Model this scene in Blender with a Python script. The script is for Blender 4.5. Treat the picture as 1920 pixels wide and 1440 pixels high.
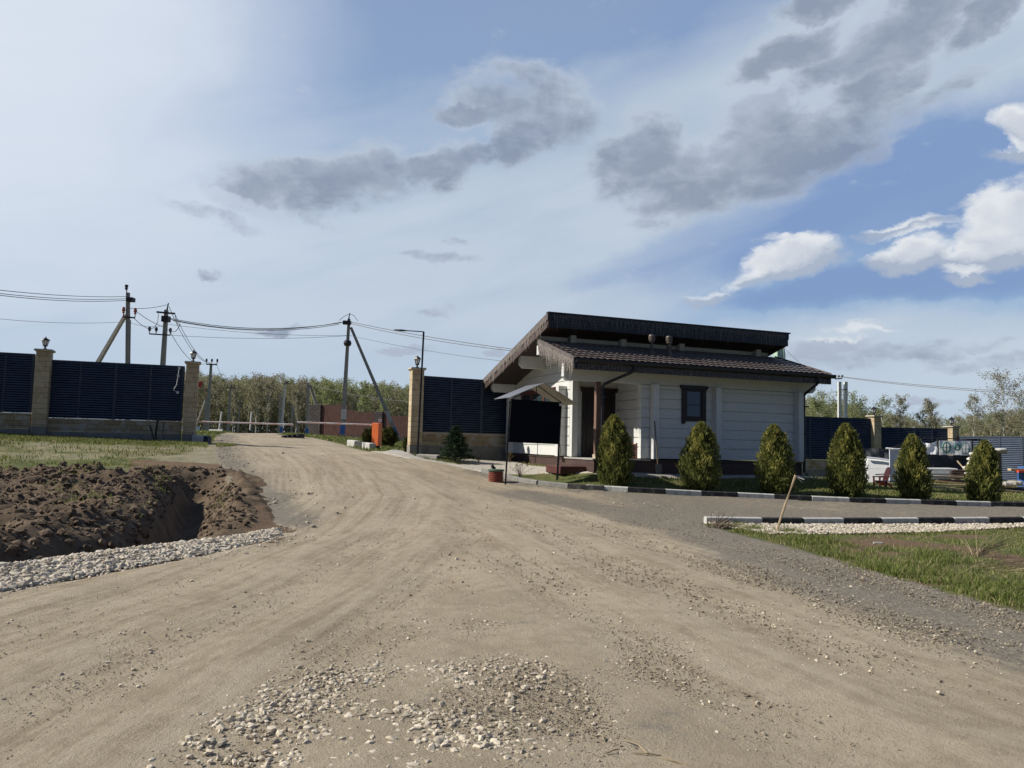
import bpy, math, random
import numpy as np
from mathutils import Vector, Matrix
random.seed(7); RNG = np.random.default_rng(11)
scene = bpy.context.scene
COL = scene.collection
for o in list(bpy.data.objects): bpy.data.objects.remove(o)
R = math.radians

# ---------------------------------------------------------------- camera
F = 1442.0; PITCH = math.atan(110/1442.0); ROLL = 0.023; EYE = np.array([0.0, 0.0, 1.6])
_f = np.array([0, math.cos(PITCH), math.sin(PITCH)]); _r = np.array([1.0, 0, 0]); _u = np.array([0, -math.sin(PITCH), math.cos(PITCH)])
CR = math.cos(ROLL)*_r + math.sin(ROLL)*_u; CU = math.cos(ROLL)*_u - math.sin(ROLL)*_r; CF = _f
cd = bpy.data.cameras.new('camera'); cam = bpy.data.objects.new('camera', cd); COL.objects.link(cam)
cd.sensor_width = 36; cd.lens = 36*F/1920; cd.clip_start = 0.05; cd.clip_end = 6000
cam.matrix_world = Matrix(((CR[0], CU[0], -CF[0], EYE[0]), (CR[1], CU[1], -CF[1], EYE[1]), (CR[2], CU[2], -CF[2], EYE[2]), (0, 0, 0, 1)))
scene.camera = cam
scene.render.resolution_x = 1024; scene.render.resolution_y = 768

def ray(px, py):
    return CF*F + CR*(px-960) - CU*(py-720)
def at(px, py, Y):                      # point on the pixel's ray at depth Y
    d = ray(px, py); return EYE + d*(Y/d[1])
def atz(px, py, z):
    d = ray(px, py); return EYE + d*((z-1.6)/d[2])
def proj(p):
    d = np.array(p)-EYE; w = d@CF; return (960+F*(d@CR)/w, 720-F*(d@CU)/w)

# ---------------------------------------------------------------- light
SUN_AZ = R(-90); SUN_EL = R(38)         # azimuth measured from +Y towards +X
S = Vector((math.sin(SUN_AZ)*math.cos(SUN_EL), math.cos(SUN_AZ)*math.cos(SUN_EL), math.sin(SUN_EL)))
sl = bpy.data.lights.new('sun', 'SUN'); sl.energy = 5.0; sl.angle = R(0.55); sl.color = (1, 0.93, 0.82)
so = bpy.data.objects.new('sun', sl); COL.objects.link(so); so.rotation_euler = S.to_track_quat('Z', 'Y').to_euler()
scene.view_settings.view_transform = 'Standard'; scene.view_settings.look = 'None'
scene.view_settings.exposure = 0.2; scene.view_settings.gamma = 1

# ---------------------------------------------------------------- sky: Nishita with procedural clouds
world = bpy.data.worlds.new('World'); scene.world = world; world.use_nodes = True
wt = world.node_tree; wt.nodes.clear()
def N(t, typ, **kw):
    n = t.nodes.new(typ)
    for k, v in kw.items(): setattr(n, k, v)
    return n
class X:                                # tiny expression wrapper over Math nodes
    def __init__(s, t, v): s.t = t; s.v = v
    def op(s, o, b=None, c=None):
        n = N(s.t, 'ShaderNodeMath', operation=o)
        for i, q in enumerate((s, b, c)):
            if q is None: continue
            if isinstance(q, X):
                if isinstance(q.v, (int, float)): n.inputs[i].default_value = q.v
                else: s.t.links.new(q.v, n.inputs[i])
            else: n.inputs[i].default_value = q
        return X(s.t, n.outputs[0])
    def __add__(s, b): return s.op('ADD', b)
    def __sub__(s, b): return s.op('SUBTRACT', b)
    def __mul__(s, b): return s.op('MULTIPLY', b)
    def __truediv__(s, b): return s.op('DIVIDE', b)
    def clamp(s):
        n = N(s.t, 'ShaderNodeClamp'); s.t.links.new(s.v, n.inputs[0]); return X(s.t, n.outputs[0])
def sstep(x, a, b, lo=0, hi=1):
    n = N(x.t, 'ShaderNodeMapRange', interpolation_type='SMOOTHSTEP'); x.t.links.new(x.v, n.inputs[0])
    for i, v in enumerate((a, b, lo, hi)): n.inputs[i+1].default_value = v
    return X(x.t, n.outputs[0])
def noise(t, vec, scale, detail=5, rough=0.55, dist=0, out=0):
    n = N(t, 'ShaderNodeTexNoise'); n.inputs['Scale'].default_value = scale; n.inputs['Detail'].default_value = detail
    n.inputs['Roughness'].default_value = rough; n.inputs['Distortion'].default_value = dist
    if vec is not None: t.links.new(vec, n.inputs['Vector'])
    return n.outputs[out]
def mixc(t, f, a, b):
    n = N(t, 'ShaderNodeMix', data_type='RGBA')
    for i, q in ((0, f), (6, a), (7, b)):
        if isinstance(q, X): q = q.v
        if isinstance(q, (int, float)): n.inputs[i].default_value = q
        elif isinstance(q, tuple): n.inputs[i].default_value = (*q, 1) if len(q) == 3 else q
        else: t.links.new(q, n.inputs[i])
    return n.outputs[2]
def azel(px, py):
    d = ray(px, py); d = d/np.linalg.norm(d); return math.atan2(d[0], d[1]), math.asin(d[2])

geo = N(wt, 'ShaderNodeTexCoord'); sep = N(wt, 'ShaderNodeSeparateXYZ'); wt.links.new(geo.outputs['Generated'], sep.inputs[0])
dx, dy, dz = (X(wt, sep.outputs[i]) for i in range(3))
AZ = dx.op('ARCTAN2', dy); EL = dz.op('ARCSINE')
def comb(t, a, b, c=0.0):
    n = N(t, 'ShaderNodeCombineXYZ')
    for i, q in enumerate((a, b, c)):
        if isinstance(q, X): t.links.new(q.v, n.inputs[i])
        else: n.inputs[i].default_value = q
    return n.outputs[0]
P2 = comb(wt, AZ, EL)
def warp(scale, amp, seed):
    v = comb(wt, AZ+seed, EL*1.25)
    c = noise(wt, v, scale, 7, 0.62, 0, 1); s = N(wt, 'ShaderNodeSeparateColor'); wt.links.new(c, s.inputs[0])
    return X(wt, s.outputs[0])-0.5, X(wt, s.outputs[1])-0.5
wx, wy = warp(9, 0, 3.1)
vx, vy = warp(2.2, 0, 7.7)
A1 = AZ + wx*0.11; E1 = EL + wy*0.075
A2 = AZ + vx*0.25 + wx*0.03; E2 = EL + vy*0.16 + wy*0.02
def blob(A_, E_, px, py, rx, ry, ang=0, soft=0.55, w=1):
    a0, e0 = azel(px, py); sx = rx/F; sy = ry/F; c, s = math.cos(R(ang)), math.sin(R(ang))
    da = A_-a0; de = E_-e0
    u = (da*c + de*s)*(1/sx); v = (de*c - da*s)*(1/sy)
    return sstep(u*u + v*v, soft*0.35, 1.9, w, 0)
def union(lst):
    r = lst[0]
    for q in lst[1:]: r = r.op('MAXIMUM', q)
    return r
# soft veil of high cloud (white) and clearer blue gaps
veil = union([blob(A2, E2, *b) for b in [(-250, 350, 420, 560), (0, 30, 300, 270), (700, 490, 800, 260, 12), (1150, 330, 420, 190, 25), (1560, 120, 520, 120, 22), (1900, 40, 300, 120), (1560, 720, 800, 90, 0)]])
gap = union([blob(A2, E2, *b) for b in [(1560, 400, 360, 70, 14), (1880, 300, 300, 110, 12), (1300, 470, 200, 40, 10), (1650, 560, 260, 30, 0)]])
streak = X(wt, noise(wt, comb(wt, AZ*1.0+EL*-0.6, EL*4.0+AZ*-0.8), 3.0, 6, 0.5, 0.3))
fine = X(wt, noise(wt, comb(wt, AZ, EL*2.0, 4.0), 22, 6, 0.6, 0.2))
puff0 = X(wt, noise(wt, comb(wt, AZ+2.0, EL*1.6, 1.0), 12, 5, 0.6, 0.8))
sky = N(wt, 'ShaderNodeTexSky', sky_type='NISHITA'); sky.sun_disc = False
sky.sun_elevation = SUN_EL; sky.sun_rotation = SUN_AZ; sky.air_density = 1.0; sky.dust_density = 1.2; sky.ozone_density = 2.0
SK = 0.1
def rgb(r, g, b, k=1.0):                # display colour to the background's scale
    f = lambda c: ((c/255+0.055)/1.055)**2.4 if c > 10 else c/255/12.92
    return tuple(f(c)*k*0.87/SK for c in (r, g, b))
elg = sstep(EL, 0.0, 0.75)
blue = mixc(wt, elg, rgb(146, 178, 214), rgb(143, 163, 198))
blue = mixc(wt, 0.15, blue, sky.outputs[0])
blue = mixc(wt, (gap*0.9 - (streak-0.5)*1.4).clamp()*0.85, blue, rgb(126, 153, 198))
veilc = mixc(wt, sstep(AZ, -0.75, 0.1), rgb(196, 210, 227), rgb(193, 206, 220))
dull = blob(A2, E2, 760, 130, 560, 190, 4)
base0 = dull
vf = (veil*0.74 - dull*0.35 + (streak-0.5)*1.25 + 0.16 - gap*0.42).clamp()
base = mixc(wt, vf, blue, veilc)
glow = blob(AZ + vx*0.2, EL + vy*0.2, -140, -60, 540, 420, 0, 0.0)
base = mixc(wt, glow*0.68, base, rgb(226, 233, 244))
hz = sstep(EL, 0.0, 0.16, 1, 0)
base = mixc(wt, hz*0.55, base, rgb(190, 208, 224))
# cumulus: (px,py,rx,ry,angle)
dark = [(1200, 290, 98, 76, 10), (1300, 335, 140, 72, 12), (1430, 268, 150, 82, 20), (1560, 250, 150, 58, 12), (1650, 165, 92, 52, 40), (1400, 315, 150, 70, 5), (985, 195, 150, 68, -8), (985, 262, 78, 44, 30), (900, 215, 90, 30, 0), (595, 345, 195, 56, 12), (570, 398, 70, 18, -12), (840, 308, 100, 36, 14), (1690, 55, 220, 52, 18), (1480, 98, 125, 44, 14), (1540, 10, 100, 26, 0), (1870, 15, 110, 26, 25), (420, 418, 100, 14, -12), (396, 515, 22, 9), (812, 578, 46, 14, -8), (820, 478, 70, 12, 4), (845, 442, 30, 10), (1690, 668, 80, 16, -5), (1800, 650, 70, 12, 6), (1560, 672, 130, 18, 0), (1780, 688, 60, 9), (1900, 675, 70, 17), (1790, 165, 70, 22, 20), (520, 608, 46, 8), (1660, 655, 120, 11)]
white = [(1480, 490, 88, 36, 16), (1420, 520, 62, 20, 15), (1325, 556, 66, 14, -2), (1495, 453, 60, 13, -4), (1885, 420, 88, 56, 28), (1700, 482, 78, 28, 8), (1850, 478, 90, 24, 4), (1690, 430, 75, 13, 6), (1812, 517, 40, 10), (1915, 240, 36, 40, 30), (1900, 288, 55, 11, 0), (1575, 645, 82, 12, 2), (1600, 620, 72, 10), (760, 663, 55, 10, 4), (1440, 193, 60, 13, 14), (1730, 752, 50, 7), (1850, 372, 55, 13, 6), (1530, 655, 45, 12), (915, 660, 35, 8)]
D = union([blob(A1, E1, *b, soft=0.05, w=(1 if b[3] > 22 else 0.66)) for b in dark]); W = union([blob(A1, E1, *b, soft=0.05, w=(1 if b[3] > 22 else 0.66)) for b in white])
Dn = D + (fine-0.5)*1.0 + (puff0-0.5)*1.0
Dm = sstep(Dn, 0.16, 0.92); Dcore = sstep(Dn, 0.35, 1.2); Wm = sstep(W + (fine-0.5)*1.0 + (puff0-0.5)*0.8, 0.14, 0.84)
puff = X(wt, noise(wt, comb(wt, AZ+wx*0.05, EL*1.5+wy*0.05, 9.0), 15, 6, 0.55, 0.6))
# a lit rim where the cloud is thin at its upper side: compare with density a little higher up
Dup = union([blob(A1, E1 - 34/F, *b, soft=0.05) for b in dark[:17]]); Wup = union([blob(A1, E1 - 16/F, *b, soft=0.05) for b in white[:13]])
rim = ((D - Dup)*-1.7 + 0.10).clamp()
rimW = ((W - Wup)*-1.8 + 0.66 + (puff-0.5)*1.3).clamp()
dc = mixc(wt, (Dcore*0.75 - rim*0.9 + (puff-0.5)*1.5 + 0.22).clamp(), rgb(186, 197, 213), rgb(136, 148, 169))
wc = mixc(wt, rimW, rgb(172, 183, 201), rgb(232, 235, 238))
col = mixc(wt, Dm*0.85, base, dc)
col = mixc(wt, Wm*0.92, col, wc)
# unseen sky behind and overhead set to darker clear blue to cut ambient light
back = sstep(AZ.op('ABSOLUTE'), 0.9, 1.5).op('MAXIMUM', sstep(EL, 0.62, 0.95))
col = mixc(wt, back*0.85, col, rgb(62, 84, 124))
# below the horizon: ground-coloured
col = mixc(wt, sstep(EL, -0.03, -0.01, 1, 0), col, rgb(120, 115, 95))
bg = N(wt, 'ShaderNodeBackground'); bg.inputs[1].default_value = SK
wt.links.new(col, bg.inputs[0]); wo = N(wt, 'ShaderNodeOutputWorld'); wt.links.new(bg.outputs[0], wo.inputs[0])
world.cycles.sampling_method = 'MANUAL'; world.cycles.sample_map_resolution = 512

# ---------------------------------------------------------------- materials
MATS = {}
def mat(name, c, rough=0.8, var=0.12, vs=6.0, bump=0.0, bs=40.0, metal=0.0, c2=None, detail=4, stretch=None, spec=None, coord='Object', alpha=None, dirt=None):
    m = bpy.data.materials.new(name); m.use_nodes = True; t = m.node_tree; b = t.nodes['Principled BSDF']
    tc = N(t, 'ShaderNodeTexCoord'); v = tc.outputs[coord]
    if stretch:
        mp = N(t, 'ShaderNodeMapping'); mp.inputs['Scale'].default_value = stretch; t.links.new(v, mp.inputs[0]); v = mp.outputs[0]
    nz = X(t, noise(t, v, vs, detail, 0.6))
    lo = tuple(x*(1-var) for x in c); hi = tuple(min(1, x*(1+var)) for x in (c2 or c))
    colr = mixc(t, sstep(nz, 0.3, 0.7), lo, hi)
    if dirt:
        n2 = X(t, noise(t, tc.outputs[coord], dirt[1], 5, 0.65)); colr = mixc(t, sstep(n2, 0.52, 0.68)*dirt[2], colr, dirt[0])
    t.links.new(colr, b.inputs['Base Color']); b.inputs['Roughness'].default_value = rough; b.inputs['Metallic'].default_value = metal
    if spec is not None: b.inputs['Specular IOR Level'].default_value = spec
    if alpha is not None: b.inputs['Alpha'].default_value = alpha
    if bump:
        bn = N(t, 'ShaderNodeBump'); bn.inputs['Strength'].default_value = bump; bn.inputs['Distance'].default_value = 0.02
        t.links.new(noise(t, v, bs, 6, 0.65), bn.inputs['Height']); t.links.new(bn.outputs[0], b.inputs['Normal'])
    MATS[name] = m; return m
def brickmat(name, c1, c2, mortar, bw, bh, ms=0.006, rough=0.85, rot=None, off=0.5, var=0.25, c3=None):
    m = mat(name, c1, rough, 0.1, 9, 0.5, 30); t = m.node_tree; b = t.nodes['Principled BSDF']
    g = N(t, 'ShaderNodeTexCoord'); sp = N(t, 'ShaderNodeSeparateXYZ'); t.links.new(g.outputs['Object'], sp.inputs[0])
    h = X(t, sp.outputs[0])*0.93 + X(t, sp.outputs[1])*1.07       # works on faces of either direction
    vv = comb(t, h, X(t, sp.outputs[2]), 0.0)
    bt = N(t, 'ShaderNodeTexBrick'); t.links.new(vv, bt.inputs['Vector']); bt.offset = off
    for i, c in ((1, c1), (2, c2), (3, mortar)): bt.inputs[i].default_value = (*c, 1)
    bt.inputs['Scale'].default_value = 1; bt.inputs['Mortar Size'].default_value = ms; bt.inputs['Brick Width'].default_value = bw; bt.inputs['Row Height'].default_value = bh
    n2 = X(t, noise(t, g.outputs['Object'], 2.6, 6, 0.65)); n3 = X(t, noise(t, g.outputs['Object'], 30, 4, 0.6))
    cc = bt.outputs[0]
    if c3: cc = mixc(t, sstep(n2, 0.48, 0.6)*0.7, cc, c3)
    cc = mixc(t, sstep(n3, 0.35, 0.7)*var, cc, tuple(x*0.45 for x in c1))
    t.links.new(cc, b.inputs['Base Color'])
    bn = N(t, 'ShaderNodeBump'); bn.inputs['Strength'].default_value = 0.5; bn.inputs['Distance'].default_value = 0.015
    hh = X(t, bt.outputs['Fac'])*-0.7 + n3*0.5
    t.links.new(hh.v, bn.inputs['Height']); t.links.new(bn.outputs[0], b.inputs['Normal'])
    return m

# ---------------------------------------------------------------- mesh helpers
class MB:
    def __init__(s): s.v = []; s.f = []; s.m = []
    def add(s, vs, fs, mi=0):
        o = len(s.v); s.v += [tuple(map(float, q)) for q in vs]; s.f += [tuple(i+o for i in f) for f in fs]; s.m += [mi]*len(fs); return s
    def box(s, a, b, mi=0, ch=0.0):
        x0, y0, z0 = (min(a[i], b[i]) for i in range(3)); x1, y1, z1 = (max(a[i], b[i]) for i in range(3))
        return s.add([(x0, y0, z0), (x1, y0, z0), (x1, y1, z0), (x0, y1, z0), (x0, y0, z1), (x1, y0, z1), (x1, y1, z1), (x0, y1, z1)],
                     [(3, 2, 1, 0), (4, 5, 6, 7), (0, 1, 5, 4), (1, 2, 6, 5), (2, 3, 7, 6), (3, 0, 4, 7)], mi)
    def prism(s, poly, axis, a, b, mi=0):   # poly: 2D points in the two other axes (in order), extruded along axis from a to b
        n = len(poly)
        def mk(p, w):
            return {0: (w, p[0], p[1]), 1: (p[0], w, p[1]), 2: (p[0], p[1], w)}[axis]
        vs = [mk(p, a) for p in poly]+[mk(p, b) for p in poly]
        fs = [tuple(range(n)), tuple(range(2*n-1, n-1, -1))]+[(i, i+n, (i+1) % n+n, (i+1) % n) for i in range(n)]
        return s.add(vs, fs, mi)
    def tube(s, pts, r, n=8, cap=True, mi=0):
        pts = [Vector(p) for p in pts]; rr = r if isinstance(r, (list, tuple)) else [r]*len(pts)
        vs = []; up = Vector((0, 0, 1))
        for i, p in enumerate(pts):
            d = (pts[min(i+1, len(pts)-1)]-pts[max(i-1, 0)]).normalized()
            a = d.cross(up if abs(d.z) < 0.95 else Vector((0, 1, 0))).normalized(); b = d.cross(a).normalized()
            for k in range(n):
                t = 2*math.pi*(k+0.5)/n; vs.append(p + (a*math.cos(t)+b*math.sin(t))*rr[i])
        fs = [(i*n+k, i*n+(k+1) % n, (i+1)*n+(k+1) % n, (i+1)*n+k) for i in range(len(pts)-1) for k in range(n)]
        if cap: fs += [tuple(range(n-1, -1, -1)), tuple(range((len(pts)-1)*n, len(pts)*n))]
        return s.add(vs, fs, mi)
    def lathe(s, c, prof, n=16, mi=0):       # prof: (r, z)
        vs = [(c[0]+r*math.cos(2*math.pi*(k+.5)/n), c[1]+r*math.sin(2*math.pi*(k+.5)/n), c[2]+z) for r, z in prof for k in range(n)]
        fs = [(i*n+k, i*n+(k+1) % n, (i+1)*n+(k+1) % n, (i+1)*n+k) for i in range(len(prof)-1) for k in range(n)]
        fs += [tuple(range(n-1, -1, -1)), tuple(range((len(prof)-1)*n, len(prof)*n))]
        return s.add(vs, fs, mi)
    def obox(s, p, dirx, L, W_, z0, z1, mi=0):  # box along a horizontal direction starting at p
        d = Vector((dirx[0], dirx[1], 0)).normalized(); n = Vector((-d.y, d.x, 0)); p = Vector((p[0], p[1], 0))
        c = [p-n*W_/2, p+d*L-n*W_/2, p+d*L+n*W_/2, p+n*W_/2]
        return s.add([(q.x, q.y, z0) for q in c]+[(q.x, q.y, z1) for q in c], [(3, 2, 1, 0), (4, 5, 6, 7), (0, 1, 5, 4), (1, 2, 6, 5), (2, 3, 7, 6), (3, 0, 4, 7)], mi)
    def build(s, name, m, parent=None, base=(0, 0, 0), smooth=False, bevel=0.0):
        off = base
        if parent is not None and parent.get('_base') is not None: off = parent['_base']
        me = bpy.data.meshes.new(name); off = tuple(off)
        me.from_pydata([(q[0]-off[0], q[1]-off[1], q[2]-off[2]) for q in s.v], [], s.f); me.update()
        for mm in (m if isinstance(m, (list, tuple)) else [m]): me.materials.append(mm)
        if any(s.m): me.polygons.foreach_set('material_index', s.m)
        o = bpy.data.objects.new(name, me); COL.objects.link(o)
        if parent is not None: o.parent = parent
        else: o.location = off
        if smooth: me.polygons.foreach_set('use_smooth', [True]*len(me.polygons))
        import bmesh
        bm = bmesh.new(); bm.from_mesh(me); bmesh.ops.recalc_face_normals(bm, faces=bm.faces); bm.to_mesh(me); bm.free()
        if bevel:
            b = o.modifiers.new('bevel', 'BEVEL'); b.width = bevel; b.segments = 2; b.limit_method = 'ANGLE'
        return o
def tag(o, label=None, cat=None, group=None, kind=None):
    if label: o['label'] = label
    if cat: o['category'] = cat
    if group: o['group'] = group
    if kind: o['kind'] = kind
    return o
BASES = []
def thing(name, label, cat, loc=(0, 0, 0), group=None, world_coords=True, rz=0):
    o = bpy.data.objects.new(name, None); COL.objects.link(o); o.empty_display_size = 0.2
    o.location = tuple(map(float, loc)); o.rotation_euler = (0, 0, rz)
    if world_coords: o['_base'] = tuple(map(float, loc)); BASES.append(o)
    return tag(o, label, cat, group)
def copy_tree(o, parent=None):
    c = o.copy(); COL.objects.link(c); c.parent = parent
    for ch in list(o.children): copy_tree(ch, c)
    return c
def npmesh(name, V, Fc, m, nv=3, parent=None, attrs=None, smooth=False, mi=None):
    me = bpy.data.meshes.new(name); V = np.ascontiguousarray(V, dtype=np.float32); Fc = np.ascontiguousarray(Fc, dtype=np.int32)
    me.vertices.add(len(V)); me.vertices.foreach_set('co', V.ravel())
    nf = len(Fc); me.loops.add(nf*nv); me.loops.foreach_set('vertex_index', Fc.ravel())
    me.polygons.add(nf); me.polygons.foreach_set('loop_start', np.arange(0, nf*nv, nv, dtype=np.int32))
    me.polygons.foreach_set('use_smooth', np.full(nf, bool(smooth)))
    for mm in (m if isinstance(m, (list, tuple)) else [m]): me.materials.append(mm)
    if mi is not None: me.polygons.foreach_set('material_index', np.asarray(mi, dtype=np.int32))
    me.update(calc_edges=True)
    for k, a in (attrs or {}).items():
        at_ = me.color_attributes.new(k, 'FLOAT_COLOR', 'POINT'); aa = np.ones((len(V), 4), dtype=np.float32); aa[:, :a.shape[1]] = a
        at_.data.foreach_set('color', aa.ravel())
    o = bpy.data.objects.new(name, me); COL.objects.link(o)
    if parent is not None: o.parent = parent
    return o
def attr(t, name):
    a = N(t, 'ShaderNodeAttribute', attribute_name=name); s = N(t, 'ShaderNodeSeparateColor'); t.links.new(a.outputs['Color'], s.inputs[0])
    return [X(t, s.outputs[i]) for i in range(3)]
# numpy value noise
_perm = RNG.random((256, 256))
def vnoise(x, y, sc, octv=4, gain=0.5):
    r = np.zeros_like(np.asarray(x, dtype=float)); amp = 1; tot = 0
    for k in range(octv):
        X_ = np.asarray(x)*sc*2**k + 17.3*k; Y_ = np.asarray(y)*sc*2**k + 5.1*k
        xi = np.floor(X_).astype(int); yi = np.floor(Y_).astype(int); fx = X_-xi; fy = Y_-yi
        fx = fx*fx*(3-2*fx); fy = fy*fy*(3-2*fy); g = lambda a, b: _perm[a % 256, b % 256]
        r += amp*((g(xi, yi)*(1-fx)+g(xi+1, yi)*fx)*(1-fy)+(g(xi, yi+1)*(1-fx)+g(xi+1, yi+1)*fx)*fy); tot += amp; amp *= gain
    return r/tot
def inpoly(x, y, P):
    x = np.asarray(x, float); y = np.asarray(y, float); c = np.zeros(x.shape, bool); n = len(P)
    for i in range(n):
        x0, y0 = P[i][:2]; x1, y1 = P[(i+1) % n][:2]
        if y0 == y1: continue
        k = ((y0 > y) != (y1 > y)) & (x < (x1-x0)*(y-y0)/(y1-y0)+x0); c ^= k
    return c
def pdist(x, y, P, closed=False, want_s=False):
    x = np.asarray(x, float); y = np.asarray(y, float); best = np.full(x.shape, 1e9); ss = np.zeros(x.shape); acc = 0; sg = np.zeros(x.shape)
    n = len(P)
    for i in range(n if closed else n-1):
        a = np.array(P[i][:2], float); b = np.array(P[(i+1) % n][:2], float); d = b-a; L = np.hypot(*d)+1e-9
        t = np.clip(((x-a[0])*d[0]+(y-a[1])*d[1])/L**2, 0, 1); ex = x-a[0]-t*d[0]; ey = y-a[1]-t*d[1]; q = np.hypot(ex, ey)
        k = q < best; best = np.where(k, q, best); ss = np.where(k, acc+t*L, ss); sg = np.where(k, np.sign(d[0]*ey-d[1]*ex), sg); acc += L
    return (best, ss, sg) if want_s else best
def smst(x, a, b):
    t = np.clip((x-a)/(b-a), 0, 1); return t*t*(3-2*t)
# ---------------------------------------------------------------- terrain height
CP = [(x, y, 0) for x in (-14, -8, -4, 0, 4, 8, 14) for y in (-4, 2, 7, 11)]
CP += [(-4, 14, 0.04), (0, 14, 0.03), (4, 14, 0.0), (9, 14, -.02), (14, 14, -.02), (-8, 14, .1), (-13, 14, .2)]
def cpx(px, py, Y):
    p = at(px, py, Y); CP.append((p[0], p[1], p[2]))
for a in [(1330, 984, 16.4), (1620, 984, 17.2), (1920, 981, 18.3), (1100, 920, 21.3), (1300, 928, 21.2), (1500, 937, 21.2), (1700, 944, 21.2), (1920, 950, 21.4), (905, 886, 24.6), (980, 902, 23.2),
          (1118, 887, 22.9), (1300, 889, 24.6), (1500, 893, 25.7), (961, 866, 29.6), (1050, 876, 25.4), (775, 850, 28.0), (890, 861, 29.2), (800, 866, 25.5), (75, 816, 27.7), (355, 829, 29.5), (0, 814, 27.2),
          (-200, 808, 26), (700, 848, 30), (655, 836, 34), (450, 814, 42), (520, 813, 42), (405, 812, 42), (580, 822, 38), (645, 828, 50), (760, 826, 56), (590, 822, 56), (400, 870, 22), (200, 850, 23), (0, 850, 22.5), (600, 880, 22), (800, 905, 20.5),
          (1565, 898, 37.7), (1700, 900, 38), (1800, 902, 38), (1920, 905, 35), (1600, 915, 28), (1750, 922, 27), (1920, 925, 27), (1620, 908, 31), (1920, 912, 31), (2300, 930, 30), (2300, 940, 22), (1400, 884, 33)]: cpx(*a)
CP += [(-30, 30, 1.5), (-30, 20, .9), (-22, 14, .35), (-30, 60, 1.6), (-5, 60, 1.62), (-14, 60, 1.6), (-20, 45, 1.7), (25, 60, .8), (40, 40, .4), (45, 25, .2), (45, 70, 1.0), (0, 75, 1.5), (-40, 90, 1.5), (50, 100, 1.3), (0, 110, 1.5), (25, 14, -.1), (28, 4, 0), (-28, 4, 0)]
CP = np.array(CP, float)
def _U(r2): return np.where(r2 > 1e-9, r2*np.log(np.maximum(r2, 1e-9)), 0)
_n = len(CP); _K = _U((CP[:, None, 0]-CP[None, :, 0])**2+(CP[:, None, 1]-CP[None, :, 1])**2) + np.eye(_n)*1.5
_Pm = np.c_[np.ones(_n), CP[:, :2]]; _A = np.block([[_K, _Pm], [_Pm.T, np.zeros((3, 3))]]); _w = np.linalg.solve(_A, np.r_[CP[:, 2], 0, 0, 0])
def H0(x, y):
    x = np.atleast_1d(np.asarray(x, float)); y = np.atleast_1d(np.asarray(y, float)); sh = x.shape; x = x.ravel(); y = y.ravel()
    xc = np.clip(x, -45, 50); yc = np.clip(y, -6, 110); out = np.empty(len(x))
    for i in range(0, len(x), 20000):
        a = xc[i:i+20000]; b = yc[i:i+20000]
        out[i:i+20000] = _U((a[:, None]-CP[None, :, 0])**2+(b[:, None]-CP[None, :, 1])**2)@_w[:_n] + _w[_n] + _w[_n+1]*a + _w[_n+2]*b
    far = smst(y, 60, 110)
    return (out*(1-far)+1.5*far).reshape(sh)
def h0(x, y): return float(H0([x], [y])[0])
def gt(px, py, ymax=60):                # pixel -> terrain point
    d = ray(px, py); Ys = np.concatenate([np.arange(2, 60, 0.05)]); P = EYE[None]+d[None]*(Ys/d[1])[:, None]
    g = H0(P[:, 0], P[:, 1]); k = np.where(P[:, 2] <= g)[0]
    i = k[0] if len(k) else len(Ys)-1
    p = P[i].copy(); p[2] = g[i]; return p
TR = [tuple(gt(*q)[:2]) for q in ((366, 896), (352, 925), (335, 955), (308, 985), (262, 1010), (130, 1034), (0, 1052), (-250, 1082))]
MOUND = TR + [(-26, 7), (-26, 18.5), (-14, 18.8), (-10.4, 19.4)]
def feat(x, y):
    x = np.asarray(x, float); y = np.asarray(y, float)
    d = pdist(x, y, TR); ins = inpoly(x, y, MOUND); dm = pdist(x, y, MOUND, True)
    side = np.where(ins, 1.0, -1.0)
    w = np.where(side > 0, 0.34, 0.75)
    fade = 1-smst(y, 17.5, 22.5)
    z = -0.85*np.exp(-(d/w)**2)*(0.25+0.75*fade)
    n1 = vnoise(x, y, 0.8, 3); n2 = vnoise(x+3, y, 2.6, 4, 0.6); n3 = vnoise(x, y+9, 7, 3, .6)
    lump = np.where(ins, smst(dm, 0.1, 1.3), 0)
    z += lump*(0.02+0.20*smst(n1, .35, .75)+0.30*(np.abs(n2-.5)*2)**0.8+0.10*n3)
    soilr = np.where(ins, smst(dm, 0, .3), 1-smst(d, 1.1, 1.8))*np.where(y > 20.5, 1-smst(y, 20.5, 22.8), 1)
    soilr = np.maximum(soilr, (1-smst(d, .9, 1.5))*(1-smst(y, 20.5, 22.8)))
    berm = np.where(~ins, np.exp(-((d-1.1)/.5)**2), 0)*smst(y, 10.5, 13)*(1-smst(y, 19, 22))
    z += berm*(0.10+0.28*(np.abs(n2-.5)*2)+.1*n3)
    return z, soilr
def H(x, y): return H0(x, y)+feat(x, y)[0]
# ---------------------------------------------------------------- outlines on the ground
def G(*pts): return [tuple(gt(*p)[:2]) for p in pts]
right_edge_upper = G((520, 815), (590, 821), (640, 832), (690, 846), (760, 858), (850, 872), (900, 883))
kerb_far = G((905, 886), (950, 897), (1010, 909), (1060, 915), (1100, 918), (1200, 924), (1300, 929), (1400, 933), (1500, 938), (1600, 942), (1700, 945), (1800, 948), (1920, 950), (2080, 953))
kerb_near = G((1322, 982), (1400, 983), (1500, 984), (1600, 984), (1700, 983), (1800, 982), (1920, 981), (2100, 979))
grass_edge = G((1328, 984), (1400, 1004), (1500, 1030), (1600, 1059), (1700, 1088), (1800, 1116), (1920, 1148), (2100, 1200))
left_edge = G((405, 815), (397, 835), (398, 862), (432, 905), (470, 950), (490, 982), (545, 995), (470, 1020), (330, 1052), (160, 1082), (0, 1105), (-200, 1140))
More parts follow.
